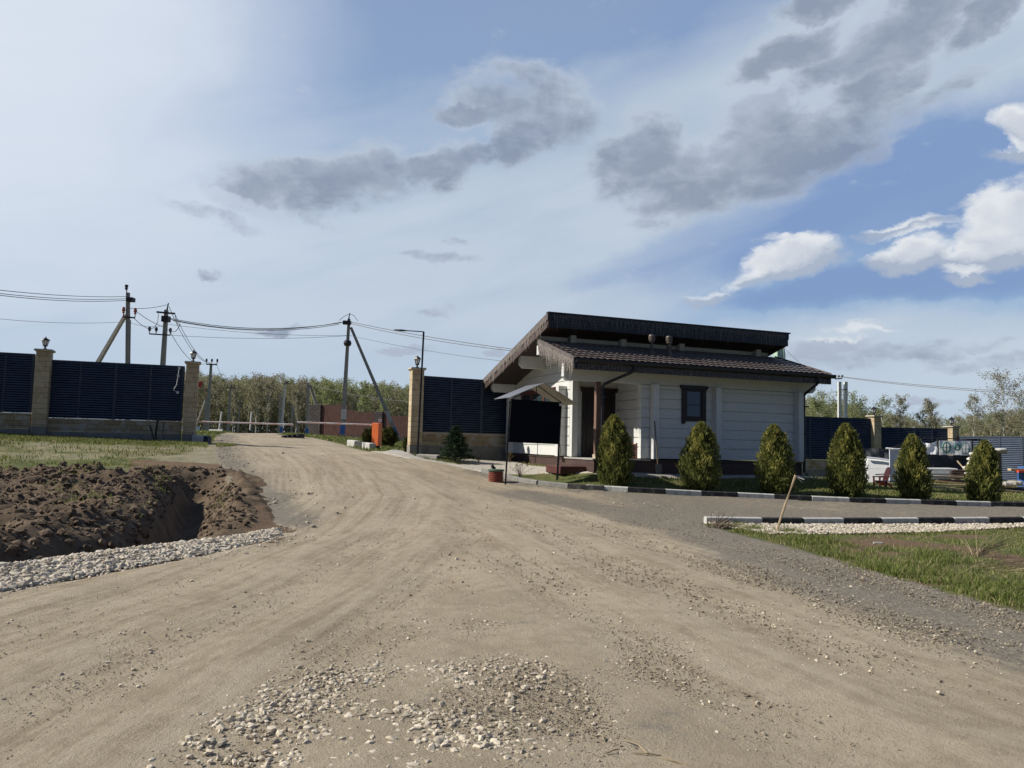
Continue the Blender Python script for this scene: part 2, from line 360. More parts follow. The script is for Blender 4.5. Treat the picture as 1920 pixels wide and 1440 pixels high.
ROAD = right_edge_upper + kerb_far + list(reversed(kerb_near)) + grass_edge + [(12, 4), (12, -3), (-12, -3), (-12, 5)] + list(reversed(left_edge)) + [(-16.2, 46), (-15, 60), (-20, 75), (-14, 75), (-10, 58), (-11.8, 46)]
PATH1 = G((693, 848), (760, 860), (850, 874), (903, 886), (950, 889), (1020, 889), (1122, 892), (1124, 886), (1060, 878), (1000, 875), (975, 869), (955, 866), (860, 862), (852, 866), (900, 873), (860, 872), (800, 862), (775, 854), (760, 846), (735, 843))
def spread_grid(xs_f, ys_f, out):
    return np.concatenate(out[0:1]+[xs_f]+out[1:2]), np.concatenate(out[2:3]+[ys_f]+out[3:4])
gx = np.concatenate([-np.geomspace(3000, 20, 34)[:-1], np.arange(-20, -14.5, .3), np.arange(-14.5, -4, .09), np.arange(-4, 22, .22), np.geomspace(22, 3000, 34)])
gy = np.concatenate([[-400, -100, -30, -8, -3, 0, 2, 4], np.arange(5, 7, .25), np.arange(7, 23, .09), np.arange(23, 44, .3), np.geomspace(44, 4000, 44)])
GX, GY = np.meshgrid(gx, gy); fz, soil = feat(GX, GY); GZ = H0(GX, GY)+fz
farm = smst(np.hypot(GX, GY), 25, 60)
GZ = GZ + (vnoise(GX, GY, 1.7, 3)-.5)*0.10*(1-farm)*smst(pdist(GX, GY, ROAD, True), 0, 1.2)*(1-soil)
nr = inpoly(GX, GY, ROAD); GZ = np.where(nr & (pdist(GX, GY, ROAD, True) > .3), GZ-0.06, GZ)
# worn pale ground on the left field, bare brown patches on the right verge
pale = np.exp(-((GY-23.6)/2.9)**2)*(GX < -8)*smst(vnoise(GX, GY*1.9, .55, 4), .28, .5)
pale = pale*.75
pale = np.maximum(pale, (GX < -3)*(GX > -13)*(GY > 19)*(1-smst(pdist(GX, GY, left_edge), .3, 1.2))*0.8)
brown = (GX > 5)*(GY < 19.5)*(GY > 8)*smst(vnoise(GX+40, GY*1.4, .9, 4), .54, .66)*0.85
_le = pdist(GX, GY, left_edge); brown = np.maximum(brown, (GX < -3)*(GX > -12)*(GY > 8)*(GY < 22)*(_le < 2.2)*1.0)
def gridmesh(name, GX, GY, GZ, m, attrs, keep=None):
    ny, nx = GX.shape; V = np.c_[GX.ravel(), GY.ravel(), GZ.ravel()]
    i = np.arange(ny*nx).reshape(ny, nx); Fq = np.stack([i[:-1, :-1], i[:-1, 1:], i[1:, 1:], i[1:, :-1]], -1).reshape(-1, 4)
    if keep is not None:
        k = (keep[:-1, :-1] | keep[:-1, 1:] | keep[1:, 1:] | keep[1:, :-1]).ravel(); Fq = Fq[k]
        u, inv = np.unique(Fq, return_inverse=True); Fq = inv.reshape(Fq.shape); V = V[u]; attrs = {k_: a.reshape(-1, a.shape[-1])[u] for k_, a in attrs.items()}
    else: attrs = {k_: a.reshape(-1, a.shape[-1]) for k_, a in attrs.items()}
    return npmesh(name, V, Fq, m, 4, None, attrs, True)
# ground material
gm = mat('earth', (.1, .08, .05), 0.95); t = gm.node_tree; b = t.nodes['Principled BSDF']; tc = N(t, 'ShaderNodeTexCoord'); ov = tc.outputs['Object']
a_soil, a_pale, a_brown = attr(t, 'zone')
n_big = X(t, noise(t, ov, .55, 6, .6)); n_mid = X(t, noise(t, ov, 2.2, 6, .65)); n_fine = X(t, noise(t, ov, 26, 6, .7))
green = mixc(t, sstep(n_mid, .35, .68), (.065, .088, .024), (.125, .14, .045)); green = mixc(t, sstep(n_fine, .45, .7)*.6, green, (.16, .145, .075))
green = mixc(t, sstep(n_big, .5, .66)*.55, green, (.16, .125, .07))
palec = mixc(t, sstep(n_fine, .3, .7), (.22, .18, .12), (.44, .39, .30))
dug = mixc(t, sstep(n_mid, .3, .7), (.082, .060, .040), (.158, .118, .080)); dug = mixc(t, sstep(n_fine, .5, .75)*.5, dug, (.17, .115, .07))
brc = mixc(t, sstep(n_fine, .3, .7), (.10, .065, .04), (.20, .14, .09))
c = mixc(t, (a_pale*(n_mid*1.6)).clamp(), green, palec); c = mixc(t, sstep(a_brown*(n_mid+.5), .3, .6), c, brc); c = mixc(t, sstep(a_soil+(n_mid-.5)*.9, .35, .6), c, dug)
t.links.new(c, b.inputs['Base Color']); b.inputs['Specular IOR Level'].default_value = .2
bn = N(t, 'ShaderNodeBump'); bn.inputs['Strength'].default_value = .8; bn.inputs['Distance'].default_value = .05
t.links.new((n_fine*.5+n_mid).v, bn.inputs['Height']); t.links.new(bn.outputs[0], b.inputs['Normal'])
ground = gridmesh('ground', GX, GY, GZ, gm, {'zone': np.stack([soil, pale, brown], -1)}); tag(ground, kind='structure')

# ---------------------------------------------------------------- road
rx = np.arange(-19, 19, .11); ry = np.concatenate([np.arange(-3, 3, .4), np.arange(3, 12, .07), np.arange(12, 32, .14), np.arange(32, 75, .5)])
RX, RY = np.meshgrid(rx, ry); ins = inpoly(RX, RY, ROAD); dd = pdist(RX, RY, ROAD, True); sd = np.where(ins, dd, -dd)
TA = G((470, 816), (560, 838), (660, 880), (700, 930), (620, 1000), (400, 1090), (0, 1230), (-500, 1420))
TB = G((480, 816), (620, 845), (780, 890), (960, 960), (1200, 1060), (1500, 1180), (1920, 1330), (2300, 1440))
dA, sA, gA = pdist(RX, RY, TA, want_s=True); dB, sB, gB = pdist(RX, RY, TB, want_s=True)
edge_n = (vnoise(RX, RY, 2.5, 3)-.5)*.35
RZ = H0(RX, RY) + np.clip((sd+edge_n)*.14, -.06, .012)
_fz = feat(RX, RY)[0]; RZ = np.where(sd < .05, np.minimum(RZ, H0(RX, RY)+np.minimum(_fz, 0)-.06), RZ)
lanes = lambda d, s: np.sin((d)*2*math.pi/1.35)*smst(3.6-np.abs(d), 0, 1)
wA = smst(4-dA, 0, 2); wB = smst(4-dB, 0, 2)*(1-wA*.6)
RZ += (lanes(dA*gA, sA)*.010*wA+lanes(dB*gB, sB)*.010*wB) + (vnoise(RX, RY, 1.3, 4)-.5)*.035*smst(sd, 0, .6)
soft = vnoise(RX, RY, .8, 4)
ps = np.array([gt(1060, 1300)[:2], gt(1230, 1370)[:2], gt(980, 1170)[:2], gt(800, 1340)[:2], gt(1010, 1420)[:2]])
darkf = np.zeros_like(RX)
for (cx, cy), r_ in zip(ps, (.75, .75, .4, .55, .8)): darkf = np.maximum(darkf, np.exp(-(((RX-cx)**2+(RY-cy)**2)/r_**2))*.6)
de = pdist(RX, RY, kerb_far[:6]+kerb_far[6:])
band = pdist(RX, RY, G((1000, 930), (1180, 965), (1330, 1000), (1500, 1062), (1700, 1125), (1920, 1190), (2150, 1260)))
darkr = (1-smst(band, .35, 1.9))
darkr = np.maximum(darkr, (1-smst(pdist(RX, RY, grass_edge), .6, 1.6)))
darkr = np.maximum(darkr, (1-smst(pdist(RX, RY, kerb_far), .2, 1.3))*.9)
darkr = np.maximum(darkr, smst(RX+RY*.25, 5.5, 8.5)*smst(RY, 14.5, 16.5)*1.0)
darkr = np.maximum(darkr, (1-smst(pdist(RX, RY, left_edge[:6]), .3, 2.0))*.95)
darkr = np.maximum(darkr, darkf)
darkr = darkr*(0.62+.6*soft)
rm = mat('dirt_road', (.2, .17, .12), .95); t = rm.node_tree; b = t.nodes['Principled BSDF']; tc = N(t, 'ShaderNodeTexCoord'); ov = tc.outputs['Object']
a_d, a_t, a_w = attr(t, 'zone'); la, sa, _q = attr(t, 'laneA'); lb, sb, _q2 = attr(t, 'laneB')
n1 = X(t, noise(t, ov, .7, 6, .6)); n2 = X(t, noise(t, ov, 5, 6, .65)); n5 = X(t, noise(t, ov, 17, 4, .75)); n3 = X(t, noise(t, ov, 55, 5, .75)); n4 = X(t, noise(t, ov, 190, 3, .6))
stA = X(t, noise(t, comb(t, la*60.0, sa*3.0, 0.0), 1.0, 5, .7)); stB = X(t, noise(t, comb(t, lb*60.0, sb*3.0, 4.0), 1.0, 5, .7))
finA = X(t, noise(t, comb(t, la*330.0, sa*9.0, 0.0), 1.0, 3, .6)); finB = X(t, noise(t, comb(t, lb*330.0, sb*9.0, 0.0), 1.0, 3, .6))
st = (stA*a_t + stB*(X(t, 1.0)*1.0-a_t) - 0.5)*a_w + 0.5
fin = (finA*a_t + finB*(X(t, 1.0)*1.0-a_t) - 0.5)*a_w + 0.5
beige = mixc(t, sstep(n2*.5+n1*.5, .38, .62), (.312, .256, .178), (.440, .372, .270))
beige = mixc(t, sstep(st, .40, .64)*.5, beige, (.50, .44, .335))
beige = mixc(t, sstep(st*-1.0+1.0, .50, .68)*.45, beige, (.235, .19, .132))
beige = mixc(t, sstep(fin, .5, .72)*.12, beige, (.16, .125, .08))
grey = mixc(t, sstep(n3*.5+n5*.5, .38, .60), (.115, .104, .086), (.275, .250, .208))
dm = sstep(a_d + (n2-.5)*1.5 + (n3-.5)*1.2 - (st-.5)*.8, .38, .86)
c = mixc(t, dm*.9, beige, grey)
c = mixc(t, sstep(n3, .56, .72)*.5, c, (.15, .125, .09)); c = mixc(t, sstep(n5, .58, .72)*.35, c, (.17, .14, .10)); c = mixc(t, sstep(n4, .58, .70)*.55, c, (.60, .55, .45)); c = mixc(t, sstep(n4, .30, .40, 1, 0)*.45, c, (.07, .06, .045))
t.links.new(c, b.inputs['Base Color']); b.inputs['Specular IOR Level'].default_value = .15
bn = N(t, 'ShaderNodeBump'); bn.inputs['Strength'].default_value = .75; bn.inputs['Distance'].default_value = .022
hgt = n5*1.2 + n3*1.3 + n4*.6 + n2*.8 + (fin*.25+st*.5)
t.links.new(hgt.v, bn.inputs['Height']); t.links.new(bn.outputs[0], b.inputs['Normal'])
nearA = (dA < dB).astype(float); nearA = 1-smst(dA-dB, -1.2, 1.2)
road = gridmesh('road', RX, RY, RZ, rm, {'zone': np.stack([darkr, nearA, np.maximum(1-smst(dA, 1.9, 3.3), (1-smst(dB, 1.5, 2.8))*.75)], -1), 'laneA': np.stack([dA*gA*.1, sA*.1, dA*0], -1), 'laneB': np.stack([dB*gB*.1, sB*.1, dB*0], -1)}, sd > -.5)
tag(road, kind='structure')

# ---------------------------------------------------------------- paved path
def slab_region(name, poly, m, lift, step=.14, drop=.10):
    P = np.array(poly); xs = np.arange(P[:, 0].min()-.3, P[:, 0].max()+.3, step); ys = np.arange(P[:, 1].min()-.3, P[:, 1].max()+.3, step)
    A, B = np.meshgrid(xs, ys); q = inpoly(A, B, poly); d = pdist(A, B, poly, True); s_ = np.where(q, d, -d)
    Z = H0(A, B)+np.clip(s_*1.6, -drop-.05, lift); return gridmesh(name, A, B, Z, m, {'zone': np.zeros(A.shape+(3,))}, s_ > -.25)
pave = brickmat('paving', (.46, .43, .37), (.40, .37, .32), (.26, .24, .2), .6, .3, .01)
# paving laid flat: brick pattern on x,y
t = pave.node_tree; bt = [n for n in t.nodes if n.type == 'TEX_BRICK'][0]; g = N(t, 'ShaderNodeTexCoord'); t.links.new(g.outputs['Object'], bt.inputs['Vector'])
path = slab_region('path', PATH1, pave, .035); tag(path, kind='structure')
HU = Vector((.937, .350, 0)); HV = Vector((-.350, .937, 0)); HP = Vector((2.52, 23.0, 0))
def hw(u, v, z=0.0): p = HP+HU*u+HV*v; return (p.x, p.y, z)
apron = slab_region('pavement', [hw(1.0, -.55)[:2], hw(8.2, -.55)[:2], hw(8.2, .1)[:2], hw(1.0, .1)[:2]], pave, .035); tag(apron, kind='structure')
pavers_far = slab_region('sidewalk', [at(395, 808, 52)[:2], at(560, 811, 62)[:2]] if False else [(-9, 52), (3, 55), (3, 56), (-9, 53)], pave, .03, .5); tag(pavers_far, kind='structure')

# ---------------------------------------------------------------- stones
def ico():
    p = (1+5**.5)/2; v = np.array([(-1, p, 0), (1, p, 0), (-1, -p, 0), (1, -p, 0), (0, -1, p), (0, 1, p), (0, -1, -p), (0, 1, -p), (p, 0, -1), (p, 0, 1), (-p, 0, -1), (-p, 0, 1)])/math.hypot(1, p)
    f = np.array([(0, 11, 5), (0, 5, 1), (0, 1, 7), (0, 7, 10), (0, 10, 11), (1, 5, 9), (5, 11, 4), (11, 10, 2), (10, 7, 6), (7, 1, 8), (3, 9, 4), (3, 4, 2), (3, 2, 6), (3, 6, 8), (3, 8, 9), (4, 9, 5), (2, 4, 11), (6, 2, 10), (8, 6, 7), (9, 8, 1)])
    return v, f
IV, IF = ico()
def rocks(name, xs, ys, zs, sz, m, flat=.62, sink=.25, parent=None):
    n = len(xs); V = IV[None]*(1+RNG.uniform(-.42, .38, (n, 12, 1)))
    V = np.sign(V)*np.abs(V)**0.85
    V *= np.stack([RNG.uniform(.75, 1.3, n), RNG.uniform(.6, 1.0, n), RNG.uniform(flat*.7, flat*1.25, n)], -1)[:, None]
    a = RNG.uniform(0, 2*math.pi, n); ca, sa_ = np.cos(a)[:, None], np.sin(a)[:, None]; tl = RNG.normal(0, .3, n)[:, None]
    y2 = V[..., 1]*np.cos(tl)-V[..., 2]*np.sin(tl); z2 = V[..., 1]*np.sin(tl)+V[..., 2]*np.cos(tl); x2 = V[..., 0]
    W = np.stack([x2*ca-y2*sa_, x2*sa_+y2*ca, z2], -1)*np.asarray(sz)[:, None, None]
    W += np.stack([xs, ys, zs+np.asarray(sz)*flat*(1-sink*2)], -1)[:, None]
    Fc = (IF[None]+(np.arange(n)*12)[:, None, None]).reshape(-1, 3)
    rnd = np.repeat(RNG.random((n, 1)), 12, 1).reshape(-1, 1)
    return npmesh(name, W.reshape(-1, 3), Fc, m, 3, parent, {'rnd': np.repeat(rnd, 3, 1)})
def rockmat(name, lo, hi):
    m = mat(name, lo, .9); t = m.node_tree; b = t.nodes['Principled BSDF']; r_, _, _ = attr(t, 'rnd'); tc = N(t, 'ShaderNodeTexCoord')
    nz = X(t, noise(t, tc.outputs['Object'], 60, 4, .6)); c = mixc(t, r_, lo, hi); c = mixc(t, sstep(nz, .5, .7)*.4, c, tuple(q*.6 for q in lo)); t.links.new(c, b.inputs['Base Color']); b.inputs['Specular IOR Level'].default_value = .2
    return m
lime = rockmat('limestone', (.36, .315, .24), (.66, .60, .50)); lime2 = rockmat('crushed_stone', (.32, .275, .205), (.68, .61, .49)); chip = rockmat('grey_chips', (.12, .10, .075), (.40, .345, .26)); clod = rockmat('clay', (.076, .054, .036), (.185, .138, .094))
def scatter_poly(poly, n, dens=None):
    P = np.array(poly); out = []
    lo, hi = P.min(0)[:2], P.max(0)[:2]; X_ = RNG.uniform(lo[0], hi[0], n*6); Y_ = RNG.uniform(lo[1], hi[1], n*6); k = inpoly(X_, Y_, poly)
    return X_[k][:n], Y_[k][:n]
# pale gravel bank on the left
bank = G((525, 992), (440, 1006), (330, 1022), (210, 1036), (90, 1052), (0, 1066), (-160, 1084), (-160, 1130), (0, 1112), (120, 1093), (250, 1066), (380, 1042), (480, 1022), (530, 1006))
bx, by = scatter_poly(bank, 17000); bd = pdist(bx, by, bank, True); _k = RNG.random(len(bx)) < bd/.22+.22; bx, by, bd = bx[_k], by[_k], bd[_k]
hill = np.clip(bd, 0, .7)*.16
tagg = lambda o: tag(o, kind='stuff')
tagg(rocks('gravel', bx, by, H0(bx, by)+hill*RNG.uniform(.5, 1.1, len(bx)), RNG.uniform(.013, .034, len(bx))*RNG.choice([.6, .8, 1, 1.5], len(bx)), lime))
k = 1500; ex = RNG.normal(0, .35, k); i = RNG.integers(0, len(bx), k); bx2 = bx[i]+ex; by2 = by[i]+RNG.normal(-.15, .3, k); tr = pdist(bx2, by2, TR) > .9
tagg(rocks('gravel', bx2[tr], by2[tr], H0(bx2[tr], by2[tr]), RNG.uniform(.012, .026, tr.sum()), lime))
# white gravel in front of the near kerb
strip = G((1325, 983), (1400, 985), (1600, 986), (1920, 984), (2080, 982), (2080, 994), (1920, 990), (1750, 1000), (1560, 1004), (1440, 1004), (1370, 993))
bx, by = scatter_poly(strip, 5200)
tagg(rocks('gravel', bx, by, H0(bx, by)+.02, RNG.uniform(.02, .042, len(bx)), lime))
# stones on the road
def pxcloud(clusters):
    xs = []; ys = []; ss = []
    for (px, py, rx_, ry_, n, s0, s1) in clusters:
        for _ in range(n):
            a = random.gauss(0, .5)*rx_; b_ = random.gauss(0, .5)*ry_
            d = ray(px+a, py+b_)
            if d[2] > -20: continue
            p = EYE+d*(-1.6/d[2]); xs.append(p[0]); ys.append(p[1]); ss.append(random.uniform(s0, s1)*random.choice((.6, .8, 1, 1.3)))
    return np.array(xs), np.array(ys), np.array(ss)
cl = [(480, 1340, 110, 24, 70, .008, .018), (930, 1415, 160, 26, 60, .008, .02), (555, 1310, 100, 30, 150, .008, .017), (640, 1275, 90, 22, 110, .008, .016), (700, 1262, 90, 16, 60, .008, .015), (840, 1270, 90, 22, 110, .009, .018), (900, 1245, 80, 18, 60, .008, .016),
      (720, 1335, 140, 16, 80, .009, .019), (810, 1360, 110, 24, 70, .009, .02), (600, 1380, 120, 26, 60, .01, .02), (850, 1395, 120, 24, 70, .01, .021), (430, 1360, 70, 18, 40, .009, .02), (370, 1395, 40, 12, 20, .01, .02),
      (990, 1225, 90, 40, 90, .008, .016), (1000, 1270, 50, 30, 30, .009, .019), (960, 1170, 70, 60, 50, .007, .014), (520, 1425, 200, 20, 50, .009, .018), (700, 1430, 160, 20, 50, .01, .022), (950, 1350, 120, 60, 50, .009, .02), (1100, 1330, 200, 90, 45, .008, .017)]
cl = [(a, b, c, d, int(e*2.1), f, g) for a, b, c, d, e, f, g in cl]
sx, sy, ss = pxcloud(cl); tagg(rocks('gravel', sx, sy, H0(sx, sy)+.004, ss*1.15, lime2))
cl = [(960, 1100, 900, 260, 900, .006, .013), (1000, 1240, 700, 200, 500, .006, .012), (900, 1060, 500, 60, 160, .011, .02), (300, 1200, 500, 130, 350, .006, .013), (1500, 1180, 500, 120, 500, .007, .015), (1150, 950, 400, 40, 120, .015, .03), (520, 960, 120, 40, 70, .02, .04)]
sx, sy, ss = pxcloud(cl); k = inpoly(sx, sy, ROAD); tagg(rocks('gravel', sx[k], sy[k], H0(sx[k], sy[k])+.012, ss[k], lime2))
cl = [(960, 1230, 1000, 230, 16000, .002, .005), (500, 1250, 600, 180, 6000, .002, .006), (960, 1000, 700, 70, 5000, .004, .009), (1080, 1330, 330, 110, 4200, .003, .008), (1200, 1240, 300, 80, 1800, .003, .008), (960, 1180, 120, 90, 700, .003, .007), (1500, 1070, 480, 60, 7500, .006, .014), (1780, 1160, 380, 70, 5500, .005, .012), (1200, 990, 300, 35, 1500, .008, .016), (420, 920, 60, 70, 900, .01, .022), (960, 1200, 900, 220, 2500, .003, .007)]
sx, sy, ss = pxcloud(cl); k = inpoly(sx, sy, ROAD) & (pdist(sx, sy, ROAD, True) > .05); tagg(rocks('gravel', sx[k], sy[k], H0(sx[k], sy[k])+.012, ss[k], chip))
# clods of dug clay on the mound and beside the trench
mx = RNG.uniform(-15, -4, 34000); my = RNG.uniform(7.6, 21.5, 34000); q, sl_ = feat(mx, my); k = (sl_ > .5) & (pdist(mx, my, TR) > .35); k &= ~inpoly(mx, my, ROAD) & ~inpoly(mx, my, bank); mx, my = mx[k][:15000], my[k][:15000]
tagg(rocks('soil_clods', mx, my, H(mx, my)-.01, RNG.uniform(.012, .045, len(mx))*RNG.choice([.5, .7, 1, 1.9], len(mx)), clod, .7, .3))
# ---------------------------------------------------------------- gatehouse
white = mat('white_log_paint', (.64, .655, .63), .6, .05, 3, .12, 14, stretch=(1, 1, 8)); white_sm = mat('white_board_paint', (.63, .64, .62), .55, .04, 3)
roof_m = mat('brown_metal_tile', (.115, .092, .082), .42, .2, 7, .1, 60); fascia_m = mat('brown_board', (.070, .047, .038), .5, .18, 6, .1, 30, stretch=(1, 1, 6)); dark_m = mat('near_black_metal', (.012, .013, .018), .38, .1); soff_m = mat('dark_soffit', (.040, .028, .026), .7, .12, 5, .3, 20)
door_m = mat('dark_stained_wood', (.016, .009, .007), .38, .25, 9, .15, 30, stretch=(6, 6, .6)); reddish = mat('red_brown_trim', (.115, .042, .030), .45, .2, 8); colm = mat('brown_post_wood', (.17, .105, .075), .6, .15, 8, stretch=(4, 4, .5))
plinth_m = brickmat('brown_clinker_tile', (.062, .034, .030), (.085, .048, .042), (.030, .020, .018), .25, .075, .006, .6)
cream = mat('cream_stone', (.44, .38, .27), .8, .1, 8); concrete = mat('concrete', (.34, .33, .30), .85, .12, 6, .3, 40); chrome = mat('bright_metal', (.6, .6, .62), .3, .05, metal=1)
glass = mat('window_glass', (.035, .05, .055), .06, .1, spec=.9); glass.node_tree.nodes['Principled BSDF'].inputs['Coat Weight'].default_value = .6
curtain = mat('pale_blind', (.42, .47, .48), .6, .1)
ZG = .72
house = thing('gatehouse', 'white log gatehouse with split brown tiled roof and corner porch', 'house', (HP.x, HP.y, ZG), world_coords=False, rz=math.atan2(HU.y, HU.x)); house['_base'] = (0, 0, ZG)
T_ = .2; L = 7.54; B = 7.0; VD = 2.1; WU = 1.85
RU0, RU1 = -1.03, 8.22
def zlow(v): return 4.09+.305*(v+.7)            # top of lower roof
def zup(v): return 5.62-.265*(v-1.115)          # top of upper roof
def wcourses(mb, fixed, a, b, z0, z1, axis, th=T_, hgt=.300, first=.355, clip=None):
    z = z0; k = 0
    while z < z1-1e-3:
        zt = min(z + (first if k == 0 else hgt), z1); g = .014
        a1, b1, a2, b2 = a, b, a, b
        if clip: a1, b1 = clip(z, a, b); a2, b2 = clip(zt-g, a, b)
        if b1-a1 < .05: break
        if b2-a2 < .05: a2 = b2 = (a1+b1)/2; 
        o = .036
        def pr(f0, f1, zz0, zz1, aa1, bb1, aa2, bb2):
            if axis == 'u': vs = [(aa1, f0, zz0), (bb1, f0, zz0), (bb1, f1, zz0), (aa1, f1, zz0), (aa2, f0, zz1), (bb2, f0, zz1), (bb2, f1, zz1), (aa2, f1, zz1)]
            else: vs = [(f0, aa1, zz0), (f1, aa1, zz0), (f1, bb1, zz0), (f0, bb1, zz0), (f0, aa2, zz1), (f1, aa2, zz1), (f1, bb2, zz1), (f0, bb2, zz1)]
            mb.add(vs, [(3, 2, 1, 0), (4, 5, 6, 7), (0, 1, 5, 4), (1, 2, 6, 5), (2, 3, 7, 6), (3, 0, 4, 7)])
        pr(fixed, fixed+th, z+g, zt-g, a1, b1, a2, b2)
        if z > z0: pr(fixed+o, fixed+th-o, z-g, z+g, a1+.01, b1-.01, a1+.01, b1-.01)
        z = zt; k += 1
Z0 = 1.2
front = MB(); wcourses(front, 0, WU-.3, L+.25, Z0, 3.49, 'u'); front.build('front_wall', white, house)
bm_ = MB(); bm_.prism([(-1.06, 3.60), (-.95, 3.49), (L+.60, 3.49), (L+.72, 3.60), (L+.72, 4.02), (-1.06, 4.02)], 1, -.001, .201); bm_.build('eaves_beam', white_sm, house, bevel=.012)
upclip = lambda z, a, b: (a, min(b, (5.30-z)/.265+1.115))
gab = MB(); wcourses(gab, 0, VD-.25, B+.25, Z0, 5.1, 'v', clip=lambda z, a, b: (a if z > 0 else a, min(b, (5.30-z)/.265+1.115))); gab.build('gable_wall', white, house)
for (u0, v0, nm) in ((-.28, VD, 'x'), (-.28, B-.2, 'x')):
    m_ = MB(); wcourses(m_, v0, u0, -.004, Z0, 3.49, 'u'); m_.build('log_ends', white, house)
m_ = MB(); wcourses(m_, VD, T_+.004, L-.004-T_, Z0, 4.4, 'u'); m_.build('porch_wall', white, house)
m_ = MB(); wcourses(m_, WU, T_+.004, VD-.004, Z0, 3.97, 'v'); m_.build('porch_side_wall', white, house)
m_ = MB(); wcourses(m_, L-T_, T_+.004, B, Z0, 5.1, 'v', clip=lambda z, a, b: (max(a, (z-4.2)/.305) if z > 4.0 else a, min(b, (5.25-z)/.265+1.115))); m_.build('side_wall', white, house)
m_ = MB(); wcourses(m_, B-.2, T_+.004, L-T_-.004, Z0, 3.85, 'u'); m_.build('rear_wall', white, house)
cl_ = MB(); wcourses(cl_, VD, -1.0, 8.0, 4.44, 5.10, 'u', hgt=.33, first=.33); cl_.build('clerestory_wall', white_sm, house)
for u in (WU, 4.11, L-T_):
    m_ = MB(); m_.box((u, -.25, Z0), (u+T_, -.004, 3.49)); m_.build('corner_post', white_sm, house, bevel=.012)
m_ = MB(); m_.box((0, VD-.45, Z0), (.2, VD-.255, 3.97)); m_.build('corner_post', white_sm, house, bevel=.012)
m_ = MB(); m_.box((-.28-.012, VD-.01, Z0), (-.284, VD+.21, 3.49)); m_.build('corner_board', white_sm, house)
for u in (.0, 1.85, 4.11, 7.30):
    m_ = MB(); m_.box((u, VD-.24, 4.70), (u+.2, VD-.004, 5.13)); m_.build('rafter_block', white_sm, house)
for (v, z0, z1) in ((3.98, 4.17, 4.68), (B-.1, 3.50, 3.86)):
    m_ = MB(); m_.prism([(-.95, z0+.12), (-.83, z0), (-.004, z0), (-.004, z1), (-.95, z1)], 1, v-.1, v+.1); m_.build('purlin', white_sm, house, bevel=.01)
# roofs as stepped, corrugated metal tile sheets
def tile_roof(name, u0, u1, v0, v1, zf, sgn):
    us = np.arange(u0, u1+.001, .0375); row = .35; nrow = int(round(abs(v1-v0)/row)); row = abs(v1-v0)/nrow
    sl = []; 
    for i in range(nrow):
        for t_ in (0, .08, .5, .999): sl.append((i+t_, i, t_))
    sl = np.array(sl); dv = np.sign(v1-v0)
    U_, S_ = np.meshgrid(us, np.arange(len(sl))); v = v0+dv*row*sl[S_, 0]; frac = sl[S_, 2]
    wave = np.abs(np.sin(math.pi*(U_-u0)/.21))**.8*.030
    z = zf(v)+wave+ .040*(1-frac)
    V = np.stack([U_, v, z-ZG], -1).reshape(-1, 3); ny, nx = U_.shape; i = np.arange(ny*nx).reshape(ny, nx)
    Fq = np.stack([i[:-1, :-1], i[:-1, 1:], i[1:, 1:], i[1:, :-1]], -1).reshape(-1, 4)
    o = npmesh(name, V, Fq, roof_m, 4, house); return o
def vary(v): return 0
tile_roof('lower_roof', RU0, RU1, -.70, 2.10, lambda v: zlow(v)-.04, 1)
tile_roof('upper_roof', -1.10, 8.02, 7.50, 1.115, lambda v: zup(v)-.04, -1)
def slabv(name, u0, u1, v0, v1, zf, off0, off1, m, bevel=0):   # board following a roof slope between two offsets below it
    mb = MB(); mb.add([(u0, v0, zf(v0)+off0), (u1, v0, zf(v0)+off0), (u1, v1, zf(v1)+off0), (u0, v1, zf(v1)+off0), (u0, v0, zf(v0)+off1), (u1, v0, zf(v0)+off1), (u1, v1, zf(v1)+off1), (u0, v1, zf(v1)+off1)],
        [(3, 2, 1, 0), (4, 5, 6, 7), (0, 1, 5, 4), (1, 2, 6, 5), (2, 3, 7, 6), (3, 0, 4, 7)]); return mb.build(name, m, house, bevel=bevel)
slabv('soffit', RU0+.03, RU1-.03, -.66, 2.09, zlow, -.30, -.07, soff_m)
slabv('soffit', -1.07, 7.99, 1.15, 7.47, zup, -.30, -.07, soff_m)
# barge boards in two steps, with metal strip on top
for (u0, u1) in ((RU0-.03, RU0+.028), (RU1-.028, RU1+.03)):
    slabv('barge_board', u0, u1, -.70, 2.05, zlow, -.34, -.02, fascia_m); 
slabv('barge_trim', RU0-.055, RU0-.031, -.71, 2.05, zlow, -.14, .035, roof_m); slabv('barge_trim', RU1+.031, RU1+.055, -.71, 2.05, zlow, -.14, .035, roof_m)
for (u0, u1, w0, w1) in ((-1.13, -1.072, -1.155, -1.131), (7.992, 8.05, 8.051, 8.075)):
    slabv('barge_board', u0, u1, 1.10, 7.50, zup, -.40, -.03, fascia_m); slabv('barge_trim', w0, w1, 1.09, 7.50, zup, -.19, .03, roof_m)
slabv('barge_lip', -1.15, -1.132, 1.12, 7.45, zup, -.42, -.34, fascia_m)
